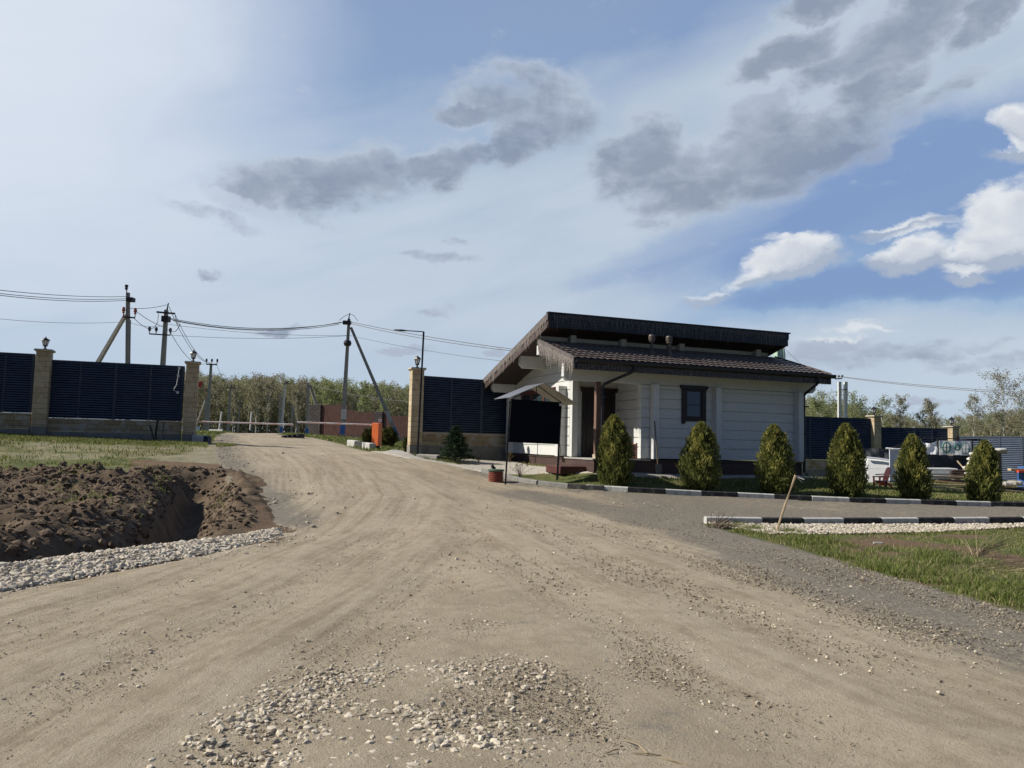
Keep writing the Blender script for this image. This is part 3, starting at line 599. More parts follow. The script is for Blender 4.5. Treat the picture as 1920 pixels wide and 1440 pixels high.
# front fascias: upper one in dark layered metal, sloping under
m_ = MB(); m_.box((-1.13, 1.055, 5.46), (8.05, 1.098, 5.66)); m_.box((-1.11, 1.075, 5.20), (8.03, 1.108, 5.455)); m_.build('upper_fascia', dark_m, house)
m_ = MB(); m_.box((-1.16, 1.02, 5.635), (8.10, 1.20, 5.675)); m_.build('ridge_flashing', dark_m, house)
m_ = MB(); m_.prism([(-.72, 3.75), (-.68, 3.75), (-.68, 4.05), (-.72, 4.05)], 0, RU0-.03, RU1+.03); m_.build('lower_fascia', dark_m, house)
g_ = MB(); prof = [(-.725+.0, 4.06), (-.725, 3.99), (-.755, 3.945), (-.80, 3.935), (-.845, 3.96), (-.86, 4.01), (-.86, 4.06), (-.85, 4.06), (-.85, 4.01), (-.80, 3.95), (-.745, 3.98), (-.735, 4.06)]
g_.prism(prof, 0, RU0-.02, RU1+.12); g_.build('gutter', dark_m, house)
def dpipe(pts):
    m_ = MB(); m_.tube([(a[0], a[1], a[2]) for a in pts], .045, 10); 
    for z in (3.0, 2.1, 1.3): m_.box((pts[-1][0]-.06, pts[-1][1]-.055, z), (pts[-1][0]+.06, pts[-1][1]+.06, z+.035))
    m_.build('downpipe', dark_m, house, smooth=False)
dpipe([(.86, -.80, 3.98), (.86, -.80, 3.82), (.78, -.72, 3.74), (.20, -.20, 3.42), (.16, -.12, 3.34), (.16, -.12, .86), (.16, -.22, .78)])
dpipe([(7.66, -.80, 3.98), (7.66, -.80, 3.80), (7.66, -.70, 3.72), (7.62, -.22, 3.44), (7.62, -.16, 3.36), (7.62, -.16, .86), (7.62, -.28, .78)])
# plinth and porch slab
m_ = MB(); m_.prism([(-.06, -.06), (L+.06, -.06), (L+.06, B+.06), (-.06, B+.06)], 2, .40, 1.14); m_.build('plinth', plinth_m, house)
m_ = MB(); m_.box((-.085, VD, 1.141), (-.002, B+.09, 1.17)); m_.box((WU, -.085, 1.141), (L+.085, -.002, 1.17)); m_.build('plinth_flashing', fascia_m, house)
m_ = MB(); m_.box((-.09, -.09, 1.142), (WU-.002, VD, 1.185)); m_.build('porch_floor', concrete, house)
m_ = MB(); m_.box((0, -.02, 1.185), (.19, .17, 1.31)); m_.build('post_foot', cream, house)
m_ = MB(); m_.box((.02, 0, 1.31), (.17, .15, 3.488)); m_.build('porch_post', colm, house, bevel=.008)
m_ = MB(); m_.box((-.92, .45, .70), (-.065, 1.55, .93)); m_.build('porch_step', mat('red_brown_paint', (.085, .022, .020), .5, .2, 8), house, bevel=.015)
# door
dr = MB(); v = VD; u0, u1 = .55, 1.76
dr.box((u0, v-.06, 1.19), (u0+.12, v-.002, 3.32)); dr.box((u1-.12, v-.06, 1.19), (u1, v-.002, 3.32)); dr.prism([(u0-.03, 3.322), (u1+.03, 3.322), (u1+.09, 3.47), (u0-.09, 3.47)], 1, v-.08, v-.002)
door = MB(); door.box((u0+.122, v-.04, 1.19), (u1-.122, v-.002, 3.318))
for (a, b_, c_, d_) in ((.72, 1.10, 1.35, 2.15), (.72, 1.10, 2.3, 3.18), (1.2, 1.6, 1.35, 2.15), (1.2, 1.6, 2.3, 3.18)): door.box((a, v-.052, c_), (b_, v-.042, d_))
dd_ = door.build('door', door_m, house, bevel=.004); m_ = MB(); m_.tube([(.98, v-.055, 2.18), (.98, v-.11, 2.18), (1.12, v-.11, 2.19)], .014, 6); m_.box((.95, v-.062, 2.12), (1.01, v-.054, 2.24)); h_ = m_.build('handle', chrome, None); h_.parent = dd_; 
for ver in h_.data.vertices: ver.co.z -= ZG
m_ = MB(); m_.lathe((.98, v-.06, 2.42), [(.03, 0), (.03, .05), (.01, .055)], 10); h_ = m_.build('lock', chrome, None); h_.parent = dd_
for ver in h_.data.vertices: ver.co.z -= ZG
dr.build('door_trim', door_m, house, bevel=.006)
# front window
u0, u1, z0, z1 = 2.95, 3.90, 2.34, 3.52
w_ = MB(); v = 0
w_.box((u0+.03, -.05, z0+.02), (u0+.17, -.002, z1-.13)); w_.box((u1-.17, -.05, z0+.02), (u1-.03, -.002, z1-.13)); w_.prism([(u0, z1-.128), (u1, z1-.128), (u1+.05, z1), (u0-.05, z1)], 1, -.075, -.002); w_.box((u0+.172, -.045, z0+.06), (u1-.172, -.002, z0+.16))
w_.box((u0+.05, -.058, z0-.03), (u0+.14, -.002, z0+.018)); w_.box((u1-.14, -.058, z0-.03), (u1-.05, -.002, z0+.018))
wn = w_.build('window', door_m, house, bevel=.005)
def sub(mb, name, m, par):
    o = mb.build(name, m, None); o.parent = par
    for ver in o.data.vertices: ver.co.z -= ZG
    return o
s_ = MB(); a, b_, c_, d_ = u0+.172, u1-.172, z0+.162, z1-.130
s_.box((a, -.03, c_), (a+.055, -.004, d_)); s_.box((b_-.055, -.03, c_), (b_, -.004, d_)); s_.box((a+.055, -.03, c_), (b_-.055, -.004, c_+.055)); s_.box((a+.055, -.03, d_-.055), (b_-.055, -.004, d_)); s_.box((a+.055, -.026, 2.90), (b_-.055, -.006, 2.92)); sub(s_, 'sash', door_m, wn)
s_ = MB(); s_.box((a+.055, -.014, c_+.055), (b_-.055, -.006, d_-.055)); sub(s_, 'pane', glass, wn)
# wide gable window behind the notice board
va, vb, z0, z1 = 3.0, 6.1, 2.3, 3.5
w_ = MB(); w_.box((-.055, va+.03, z0), (-.002, va+.17, z1-.16)); w_.box((-.055, vb-.17, z0), (-.002, vb-.03, z1-.16)); w_.prism([(va, z1-.158), (vb, z1-.158), (vb+.06, z1), (va-.06, z1)], 0, -.08, -.002); w_.box((-.055, va+.172, z0), (-.002, vb-.172, z0+.12))
for q in (3.95, 5.1): w_.box((-.05, q-.06, z0+.122), (-.002, q+.06, z1-.162))
wn = w_.build('window', reddish, house, bevel=.005)
for (a, b_) in ((va+.172, 3.888), (4.012, 5.038), (5.162, vb-.172)):
    s_ = MB(); s_.box((-.02, a, z0+.122), (-.008, b_, z1-.162)); sub(s_, 'pane', glass, wn)
# roof vents
for (u, wide) in ((2.32, 0), (2.96, 1)):
    z = zlow(.7)-.03; r = .05+.022*wide
    m_ = MB(); m_.lathe((u, .7, z), [(.12, 0), (.12, .05), (.09, .12), (r, .16), (r, .42), (r+.045, .43), (.10, .45), (.11, .50), (.11, .62), (.09, .66), (.02, .68)], 16); m_.build('roof_vent', mat('bronze_vent', (.085, .068, .056), .4, .1), house, smooth=False)
# icicle light strings (hung on the house, could be taken off)
wirem = mat('pale_wire', (.36, .32, .29), .5, .1); bulb = mat('clear_bulb', (.62, .60, .58), .3, .05)
def icicles(label, pts_fn, n, lmin, lmax, group):
    mb = MB(); prev = None
    p0 = pts_fn(0)
    base = (HP+HU*p0[0]+HV*p0[1]); base = (base.x, base.y, p0[2])
    for i in range(n):
        s = (i+.5)/n + random.uniform(-.3, .3)/n; p = pts_fn(s); w = HP+HU*p[0]+HV*p[1]; w.z = p[2]+random.uniform(-.03, .03)
        if prev is not None and i % 2: mb.tube([prev, w], (.0045 if n < 160 else .0028), 3, False)
        prev = w; l = random.uniform(lmin, lmax)*(1 if random.random() < .75 else 1.5)
        q = w + Vector((random.uniform(-.02, .02), random.uniform(-.02, .02), -l)); mb.tube([w, (w+q)/2+Vector((random.uniform(-.015, .015),)*3), q], (.0042 if n < 160 else .0024), 3, False)
        for k in range(int(l/.09)):
            c_ = w.lerp(q, (k+.7)/(l/.09+.5)); s2 = .012 if n < 160 else .006; mb.add([(c_.x-s2, c_.y, c_.z), (c_.x+s2, c_.y, c_.z), (c_.x, c_.y-s2, c_.z-.016), (c_.x, c_.y+s2, c_.z+.016)], [(0, 1, 2), (0, 1, 3), (0, 2, 3), (1, 2, 3)], 1)
    o = mb.build('icicle_lights', [wirem, bulb], None, base=base); return tag(o, label, 'string lights', group)
IG = 'icicle light strings on the roof edges'
icicles('icicle light string on the high front fascia above the clerestory', lambda s: (-1.0+s*8.9, 1.03, 5.60), 190, .08, .36, IG)
icicles('icicle light string below the gutter of the lower front roof', lambda s: (-.95+s*9.0, -.735, 3.93), 230, .12, .34, IG)
icicles('dense icicle light string on the short barge board over the porch', lambda s: (RU0-.07, -.68+s*2.6, zlow(-.68+s*2.6)-.08), 120, .12, .42, IG)
icicles('icicle light string along the long sloping left barge board', lambda s: (-1.17, 1.2+s*6.3, zup(1.2+s*6.3)-.03), 150, .08, .36, IG)
# porch furniture and tools
sh = thing('shoe_shelf', 'low brown slatted shelf against the porch wall behind the first thuja', 'shelf', hw(1.62, .55, 1.185))
m_ = MB(); bx_ = lambda u0, v0, z0, u1, v1, z1: [hw(u0, v0, z0), hw(u1, v0, z0), hw(u1, v1, z0), hw(u0, v1, z0), hw(u0, v0, z1), hw(u1, v0, z1), hw(u1, v1, z1), hw(u0, v1, z1)]
BF = [(3, 2, 1, 0), (4, 5, 6, 7), (0, 1, 5, 4), (1, 2, 6, 5), (2, 3, 7, 6), (3, 0, 4, 7)]
for z in (1.23, 1.42, 1.62): m_.add(bx_(1.52, .25, z, 1.82, .95, z+.03), BF)
m_.build('shelf_boards', reddish, sh); m_ = MB()
for vv in (.22, .953): m_ = MB(); m_.add(bx_(1.52, vv, 1.186, 1.82, vv+.028, 1.68), BF); m_.build('side_panel', reddish, sh)
pass
sv = thing('shovel', 'worn wooden handled shovel leaning on the front wall', 'shovel', hw(1.90, -.5, .76))
m_ = MB(); m_.tube([hw(1.90, -.42, 1.02), hw(1.86, -.28, 2.35)], .018, 8); m_.build('handle', mat('old_wood', (.16, .12, .08), .8, .2, 20), sv)
m_ = MB(); bl = [(-.11, .29), (.11, .29), (.115, .12), (.06, .02), (0, -.01), (-.06, .02), (-.115, .12)]
def blade(dv): return [hw(1.90+a, -.46+.02*(z_/.3)+dv+abs(a)*-.12, .765+z_) for a, z_ in bl]
m_.add(blade(0)+blade(-.006), [tuple(range(7)), tuple(range(13, 6, -1))]+[(i, (i+1) % 7, (i+1) % 7+7, i+7) for i in range(7)]); m_.build('blade', mat('muddy_steel', (.22, .20, .17), .55, .25, 20), sv)
# pale netting behind the right gable
nt = at(1461, 690, 33.5); nb = (nt[0], nt[1], h0(nt[0], nt[1]))
net = mat('pale_green_sheet', (.36, .50, .40), .8, .15, 4, .4, 8); m_ = MB(); fr = []
n_ = 40
for i in range(n_):
    a = 2*math.pi*i/n_; rr = .24+.03*math.sin(5*a)+.015*math.sin(11*a); fr.append((math.cos(a)*rr, math.sin(a)*rr))
zt = at(1461, 648, 33.5)[2]
prev = None; vs = []; lv = [nb[2]-.1, nb[2]+1.5, 3.2, 4.4, zt-.5, zt-.12, zt]
for li, z in enumerate(lv):
    k = 1+.1*math.sin(li*2.1); k *= (.55 if li == len(lv)-1 else 1); vs += [(nb[0]+x*k, nb[1]+y*k, z+.06*math.sin(i_*1.3)) for i_, (x, y) in enumerate(fr)]
m_.add(vs, [(l*n_+i, l*n_+(i+1) % n_, (l+1)*n_+(i+1) % n_, (l+1)*n_+i) for l in range(len(lv)-1) for i in range(n_)]+[tuple(range((len(lv)-1)*n_, len(lv)*n_))])
tag(m_.build('wrapped_column', net, None, nb, smooth=True), 'column wrapped in pale green sheeting behind the right roof end', 'wrapped column')
# ---------------------------------------------------------------- fences
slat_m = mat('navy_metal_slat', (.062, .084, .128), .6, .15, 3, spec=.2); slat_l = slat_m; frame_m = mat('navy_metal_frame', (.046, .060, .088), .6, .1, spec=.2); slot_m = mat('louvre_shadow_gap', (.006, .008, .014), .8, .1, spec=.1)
stone = brickmat('split_limestone', (.44, .34, .205), (.56, .46, .30), (.20, .16, .10), .62, .19, .008, .85, c3=(.58, .50, .35), var=.35)
stone_low = brickmat('weathered_stone_wall', (.34, .25, .14), (.46, .38, .25), (.12, .10, .07), .62, .19, .008, .85, c3=(.50, .47, .41), var=.5)
grey_stone = mat('grey_render', (.23, .215, .185), .9, .18, 4, .4, 30); cap_m = mat('cap_stone', (.44, .40, .31), .8, .12, 8, .2, 30)
lamp_blk = mat('black_lantern_metal', (.015, .015, .018), .4, .1); lamp_gl = mat('frosted_lantern_glass', (.62, .63, .64), .25, .05)
def fbay(A, Bp, zt_panel, zb_panel, zb_wall, label, nb=4, wall=True, cap=True, group='louvre fence bays', low_grey=.28):
    A = Vector((A[0], A[1], 0)); Bp = Vector((Bp[0], Bp[1], 0)); d = (Bp-A); Ln = d.length; d.normalize()
    n = Vector((-d.y, d.x, 0)); n = n if n.y < 0 else -n      # faces the camera side
    f = thing('louvre_fence', label, 'fence', (A.x, A.y, zb_wall), group)
    def P(s, o, z): q = A+d*s+n*o; return (q.x, q.y, z)
    if wall:
        m_ = MB(); m_.add([P(0, .1, zb_wall+low_grey), P(Ln, .1, zb_wall+low_grey), P(Ln, -.1, zb_wall+low_grey), P(0, -.1, zb_wall+low_grey), P(0, .1, zb_panel-.06), P(Ln, .1, zb_panel-.06), P(Ln, -.1, zb_panel-.06), P(0, -.1, zb_panel-.06)], BF); m_.build('stone_wall', stone_low, f)
        m_ = MB(); m_.add([P(0, .12, zb_wall-.8), P(Ln, .12, zb_wall-.8), P(Ln, -.12, zb_wall-.8), P(0, -.12, zb_wall-.8), P(0, .12, zb_wall+low_grey-.004), P(Ln, .12, zb_wall+low_grey-.004), P(Ln, -.12, zb_wall+low_grey-.004), P(0, -.12, zb_wall+low_grey-.004)], BF); m_.build('wall_base', grey_stone, f)
        m_ = MB(); m_.add([P(0, .13, zb_panel-.056), P(Ln, .13, zb_panel-.056), P(Ln, -.13, zb_panel-.056), P(0, -.13, zb_panel-.056), P(0, .13, zb_panel-.01), P(Ln, .13, zb_panel-.01), P(Ln, -.13, zb_panel-.01), P(0, -.13, zb_panel-.01)], BF); m_.build('wall_cap', cap_m, f)
    hgt = zt_panel-zb_panel; ns = int(hgt/.088); seg = Ln/nb
    fr = MB(); w = .035
    def bar(s0, s1, o0, o1, z0, z1): fr.add([P(s0, o0, z0), P(s1, o0, z0), P(s1, o1, z0), P(s0, o1, z0), P(s0, o0, z1), P(s1, o0, z1), P(s1, o1, z1), P(s0, o1, z1)], BF)
    bar(0, Ln, .035, -.03, zt_panel-.05, zt_panel); bar(0, Ln, .035, -.03, zb_panel, zb_panel+.04)
    for i in range(nb+1):
        s = min(max(i*seg, .04), Ln-.04); ww = .05 if (i % 2 == 0) else .028
        bar(s-ww, s+ww, .042, -.025, zb_panel+.042 if i % 2 or i in (0, nb) else zb_wall+.05, zt_panel-.052)
    fr.build('frame', frame_m, f)
    for i in range(nb):
        sl_ = MB(); s0, s1 = i*seg+.03, (i+1)*seg-.03
        for k in range(ns):
            z = zb_panel+.05+(k+.3)*(hgt-.1)/ns; hh = (hgt-.1)/ns
            a = [(.026, z-.004), (.034, z+.002), (-.004, z+hh*.60), (-.014, z+hh*.58)]
            sl_.add([P(s0, o, q) for o, q in a]+[P(s1, o, q) for o, q in a], [(0, 1, 2, 3), (7, 6, 5, 4), (0, 4, 5, 1), (1, 5, 6, 2), (2, 6, 7, 3), (3, 7, 4, 0)])
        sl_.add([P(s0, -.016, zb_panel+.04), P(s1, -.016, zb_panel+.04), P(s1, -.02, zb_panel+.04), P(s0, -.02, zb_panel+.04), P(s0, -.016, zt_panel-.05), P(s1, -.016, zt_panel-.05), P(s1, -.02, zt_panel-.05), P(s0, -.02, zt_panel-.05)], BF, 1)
        sl_.build('louvre_panel', [slat_m, slot_m], f)
    return f
def pillar(p, zb, zt, label, w=.46, group='lantern topped stone pillars', dirn=(.937, .35)):
    d = Vector((dirn[0], dirn[1], 0)).normalized(); n = Vector((-d.y, d.x, 0)); c = Vector((p[0], p[1], 0))
    f = thing('stone_pillar', label, 'pillar', (p[0], p[1], zb), group)
    def pb(mb, hw_, z0, z1, hw2=None):
        hw2 = hw2 or hw_; q = [c+d*a*hw_+n*b*hw_ for a, b in ((-1, -1), (1, -1), (1, 1), (-1, 1))]; r_ = [c+d*a*hw2+n*b*hw2 for a, b in ((-1, -1), (1, -1), (1, 1), (-1, 1))]
        mb.add([(x.x, x.y, z0) for x in q]+[(x.x, x.y, z1) for x in r_], BF)
    m_ = MB(); pb(m_, w/2, zb+.3, zt-.09); m_.build('shaft', stone, f, bevel=.01)
    m_ = MB(); pb(m_, w/2+.012, zb-.7, zb+.298); m_.build('base', grey_stone, f)
    m_ = MB(); pb(m_, w/2+.03, zt-.088, zt-.05, w/2+.07); pb(m_, w/2+.07, zt-.049, zt, w/2+.05); m_.build('cap', cap_m, f)
    l = MB(); l.lathe((c.x, c.y, zt), [(.07, 0), (.075, .03), (.03, .06), (.03, .10), (.075, .13), (.08, .15)], 8); l.lathe((c.x, c.y, zt+.33), [(.15, 0), (.12, .05), (.03, .10), (.012, .15)], 6)
    for k in range(6):
        a = 2*math.pi*(k+.5)/6; l.tube([(c.x+.068*math.cos(a), c.y+.068*math.sin(a), zt+.15), (c.x+.115*math.cos(a), c.y+.115*math.sin(a), zt+.335)], .009, 4)
    lo = l.build('lantern', lamp_blk, f); g_ = MB(); g_.lathe((c.x, c.y, zt+.15), [(.058, 0), (.10, .18)], 6); go = g_.build('lantern_glass', lamp_gl, None); go.parent = lo
    for ver in go.data.vertices: ver.co -= Vector((p[0], p[1], zb))
    return f
pA = at(73, 820, 27.8); pB = at(354, 828, 29.5); pC = at(777, 850, 28.0)
fbay(at(-160, 700, 26.5), at(64, 700, 27.65), 4.40, 2.27, 1.42, 'louvre fence bay left of the first pillar, cut by the photo edge')
fbay(at(83, 700, 27.95), at(346, 700, 29.42), 4.24, 2.13, 1.36, 'louvre fence bay between the two left pillars with pipes before it')
pillar(pA, 1.48, 4.58, 'lantern topped stone pillar between the two left fence bays'); pillar(pB, 1.33, 4.42, 'lantern topped stone pillar left of the road by the barrier arm')
pillar(pC, 1.14, 4.24, 'lantern topped stone pillar right of the road beside the slim lamp post', w=.44)
fbay(at(788, 700, 28.1), at(1010, 700, 30.6), 3.98, 1.92, 1.02, 'louvre fence bay behind the spruce and notice board', nb=4, low_grey=.42)
pD = at(1640, 860, 38.3); pE = at(1786, 860, 38.2)
fbay(at(1440, 800, 37.2), at(1632, 800, 38.25), 3.21, 1.13, .35, 'louvre fence bay just right of the gatehouse', nb=5)
fbay(at(1650, 800, 38.4), at(1780, 800, 38.2), 2.80, .72, .1, 'lower louvre fence bay behind the third thuja from the right', nb=4)
pillar(pD, .2, 3.36, 'lantern topped stone pillar behind the white tarp', w=.44); pillar(pE, .1, 2.92, 'lantern topped stone pillar at the corner above the banner', w=.44)
fbay(at(1797, 830, 38.0), at(2010, 830, 33.0), 2.42, .35, .25, 'sunlit louvre fence bay at the right photo edge', nb=5, wall=False)
# wires and pipes by the left fence
blackp = mat('black_plastic', (.012, .012, .014), .5, .1); whitew = mat('white_cable', (.6, .6, .6), .5, .05)
for pts, r, lab in (([at(293, 830, 28.6), at(292, 812, 28.6), at(294, 798, 28.6), at(298, 780, 28.6)], .035, 'tall thick black pipe standing by the left fence wall'),
                    ([at(290, 828, 28.5), at(285, 810, 28.5), at(281, 798, 28.5)], .03, 'short leaning black pipe left of the tall pipe'),
                    ([at(309, 828, 28.6), at(305, 812, 28.6), at(307, 790, 28.6)], .012, 'thin black hose right of the tall pipe')):
    m_ = MB(); b0 = pts[0].copy(); b0[2] = h0(b0[0], b0[1])-.1; m_.tube([tuple(b0)]+[tuple(q) for q in pts], r, 8); tag(m_.build('pipe', blackp, None, b0, smooth=True), lab, 'pipe', 'black pipes by the left fence')
m_ = MB(); cp = [at(336, 690, 28.95), at(334, 705, 28.95), at(331, 722, 28.95), at(325, 731, 28.95), at(333, 736, 28.95)]; m_.tube([tuple(q) for q in cp], .014, 6)
for q in (cp[0], cp[1], cp[4]): m_.box((q[0]-.035, q[1]-.03, q[2]-.04), (q[0]+.035, q[1]+.03, q[2]+.04))
tag(m_.build('string_cable', whitew, None, cp[4]), 'loose white lamp cable hanging on the left louvre fence', 'cable')
# ---------------------------------------------------------------- kerb stones
kb_k = mat('black_kerb_paint', (.022, .022, .024), .75, .25, 9, .3, 40, dirt=((.16, .15, .13), 5, .5)); kb_w = mat('white_kerb_paint', (.50, .50, .47), .8, .12, 9, .3, 40, dirt=((.26, .25, .22), 5, .6)); kb_g = mat('bare_kerb', (.22, .215, .20), .85, .15, 9, .3, 40)
ORD = ['first', 'second', 'third', 'fourth', 'fifth', 'sixth', 'seventh', 'eighth', 'ninth', 'tenth', 'eleventh', 'twelfth', 'thirteenth', 'fourteenth', 'fifteenth', 'sixteenth', 'seventeenth', 'eighteenth', 'nineteenth', 'twentieth']
def kerb_proto(m, L_, h, w):
    m_ = MB(); m_.prism([(-w/2, -.25), (w/2, -.25), (w/2, h-.02), (w/2-.03, h), (-w/2+.03, h), (-w/2, h-.02)], 0, 0, L_-.012); o = m_.build('kerb_stone', m, None, bevel=.008); return o
def kerb_run(poly, mats, lens, h, w, lab, group, off=0.0):
    P = [np.array(q) for q in poly]; seg = [np.linalg.norm(P[i+1]-P[i]) for i in range(len(P)-1)]; tot = sum(seg)
    def pos(s):
        for i, l in enumerate(seg):
            if s <= l or i == len(seg)-1: return P[i]+(P[i+1]-P[i])*(s/l)
            s -= l
    s = off; i = 0; cnt = {}; protos = {}
    while s < tot-.3 and i < 60:
        l = lens[min(i, len(lens)-1)]; a = pos(s); b = pos(min(s+l, tot)); m, colr = mats[i % len(mats)] if not callable(mats) else mats(i); key = (m.name, l)
        if key not in protos: protos[key] = kerb_proto(m, l, h, w); o = protos[key]
        else: o = protos[key].copy(); COL.objects.link(o)
        o.location = (a[0], a[1], h0(a[0], a[1])); ang = math.atan2(b[1]-a[1], b[0]-a[0]); o.rotation_euler = (random.uniform(-.02, .02), -math.atan2(h0(b[0], b[1])-h0(a[0], a[1]), l), ang+random.uniform(-.008, .008))
        cnt[colr] = cnt.get(colr, 0)+1; tag(o, f'{ORD[cnt[colr]-1]} {colr} kerb stone from the left {lab}', 'kerb stone', group); s += l; i += 1
kerb_run(kerb_near, [(kb_w, 'white'), (kb_k, 'black')], [1.28, .97], .15, .16, 'along the white gravel', 'kerb stones beside the white gravel')
kerb_run(kerb_far[:5], lambda i: ((kb_g, 'bare grey') if i < 4 else ((kb_k, 'black') if i % 2 == 0 else (kb_g, 'bare grey'))), [1.0], .12, .15, 'on the curve before the notice board', 'kerb stones curving past the notice board')
kerb_run(kerb_far[4:], [(kb_w, 'grey white'), (kb_k, 'black')], [1.15, 1.0], .13, .15, 'along the thuja lawn', 'kerb stones along the thuja lawn')
wr = [at(656, 838, 34.2)[:2], at(675, 842, 33.4)[:2], at(698, 849, 32.4)[:2]]
kerb_run(wr, [(kb_w, 'white'), (kb_k, 'black'), (kb_w, 'white')], [.75], .26, .3, 'in the short row before the barrier', 'kerb blocks before the barrier')
# painted concrete block left of the road
q = at(366, 829, 29.3); blk = thing('concrete_block', 'chunky white and black painted concrete block at the left pillar foot', 'concrete block', (q[0], q[1], h0(q[0], q[1])))
d = (.94, .05); z = h0(q[0], q[1]); m_ = MB(); m_.obox((q[0]-.05, q[1]), d, .42, .45, z-.2, z+.30); m_.build('white_section', kb_w, blk, bevel=.03); m_ = MB(); m_.obox((q[0]-.05+.425, q[1]+.02), d, .16, .45, z-.2, z+.27); m_.build('blue_black_section', mat('blue_black_paint', (.02, .03, .06), .7, .3, 12), blk, bevel=.03)
# ---------------------------------------------------------------- barrier
red = mat('orange_red_enamel', (.76, .17, .045), .4, .06); boomw = mat('boom_white', (.78, .71, .70), .45, .05); boomr = mat('boom_red', (.55, .17, .15), .45, .1)
q = at(706, 842, 33.0); zb = h0(q[0], q[1]); br = thing('barrier_gate', 'orange red barrier cabinet with pale arm right of the road', 'barrier', (q[0], q[1], zb), 'road barriers')
m_ = MB(); m_.obox((q[0]-.15, q[1]-.0), (.93, -.36), .33, .30, zb+.14, zb+1.12); m_.build('cabinet', red, br, bevel=.015)
m_ = MB(); m_.box((q[0]-.10, q[1]-.1, zb-.1), (q[0]+.12, q[1]+.1, zb+.139)); m_.build('stand', mat('dark_steel', (.05, .045, .04), .6), br)
m_ = MB(); m_.tube([(q[0]+.1, q[1], zb+1.12), (q[0]+.1, q[1], zb+1.18)], .02, 6); m_.box((q[0]+.03, q[1]-.05, zb+1.18), (q[0]+.17, q[1]+.05, zb+1.30)); m_.build('signal_lamp', whitew, br)
def boom(parent, p0, p1, nseg=13):
    m_ = MB(); a = Vector(p0); b = Vector(p1)
    for i in range(nseg):
        m_.tube([a.lerp(b, i/nseg), a.lerp(b, (i+.998)/nseg)], .036, 8, True, 1 if i % 3 == 1 else 0)
    for i in range(0, nseg, 2): c_ = a.lerp(b, (i+.5)/nseg); m_.box((c_.x-.13, c_.y-.042, c_.z-.012), (c_.x+.13, c_.y-.030, c_.z+.012), 2)
    m_.build('arm', [boomw, mat('boom_pink', (.74, .56, .54), .45, .1), boomr], parent)
boom(br, at(697, 796.5, 33.0), at(557, 791.5, 32.4), 10)
q2 = at(352, 838, 31.2); zb2 = h0(q2[0], q2[1]); br2 = thing('barrier_gate', 'left road barrier with its long pale arm, cabinet hidden by the pillar', 'barrier', (q2[0], q2[1], zb2), 'road barriers')
m_ = MB(); m_.box((q2[0]-.17, q2[1]-.16, zb2), (q2[0]+.10, q2[1]+.16, zb2+1.05)); m_.build('cabinet', red, br2, bevel=.015)
boom(br2, at(358, 790, 31.2), at(550, 796, 32.0), 13)
# street lamp by the pillar
q = at(783, 851, 27.2); zb = h0(q[0], q[1]); lp = thing('lamp_post', 'slim black lamp post with a long flat arm beside the right pillar', 'lamp post', (q[0], q[1], zb))
top = at(794.5, 622, 27.2); m_ = MB(); m_.box((q[0]-.14, q[1]-.14, zb-.02), (q[0]+.14, q[1]+.14, zb+.03)); m_.tube([(q[0], q[1], zb), tuple(top)], .042, 4); m_.build('pole', dark_m, lp)
e = at(739, 618.5, 27.2); m_ = MB(); mm = Vector(tuple(top)).lerp(Vector(tuple(e)), .6); m_.tube([tuple(top), tuple(mm)], .022, 4); m_.build('arm', dark_m, lp)
m_ = MB(); m_.tube([tuple(mm), tuple(Vector(tuple(top)).lerp(Vector(tuple(e)), .75)), tuple(e)], [.03, .045, .022], 4); m_.build('lamp_head', dark_m, lp)
m_ = MB(); q = at(800, 850, 26.8); z = h0(q[0], q[1]); m_.add([(q[0]-.35, q[1]-.15, z-.05), (q[0]+.4, q[1]-.35, z-.05), (q[0]+.6, q[1]+.05, z-.05), (q[0]-.3, q[1]+.2, z-.05), (q[0]-.35, q[1]-.12, z+.09), (q[0]+.38, q[1]-.3, z+.07), (q[0]+.5, q[1]+.05, z+.10), (q[0]-.28, q[1]+.15, z+.11)], BF); tag(m_.build('concrete_slab', concrete, None, (q[0], q[1], z), bevel=.01), 'low grey concrete slab at the foot of the lamp post', 'concrete slab')
# ---------------------------------------------------------------- utility poles and lines
conc_p = mat('pole_concrete', (.30, .285, .26), .85, .15, 5, .2, 30); iron = mat('rusty_black_iron', (.03, .022, .03), .6, .2); insul = mat('dark_insulator', (.05, .04, .045), .3, .1); arrest = mat('orange_arrester', (.30, .08, .05), .5, .1)
bluep = mat('blue_paint_band', (.05, .14, .42), .6, .15); whitep = mat('whitewashed_pole', (.62, .62, .60), .8, .08)
def tpole(mb, a, b, w0, w1, n=4, mi=0):
    mb.tube([tuple(a), tuple(b)], [w0, w1], n, True, mi)
def upole(name, label, base_px, top_px, Y, w=(.17, .10), brace=None, zb=None, mat_=None, group='concrete utility poles'):
    a = at(*base_px, Y); b = at(*top_px, Y)
    if zb is not None: a[2] = zb
    f = thing(name, label, 'utility pole', tuple(a), group); m_ = MB(); tpole(m_, a-np.array([0, 0, .3]), b, w[0], w[1]); m_.build('shaft', mat_ or conc_p, f)
    if brace: c = at(*brace[0], Y+.6); d = at(*brace[1], Y+.2); m_ = MB(); tpole(m_, c, d, w[0]*.9, w[1]*1.0); m_.build('brace', conc_p, f)
    return f, a, b
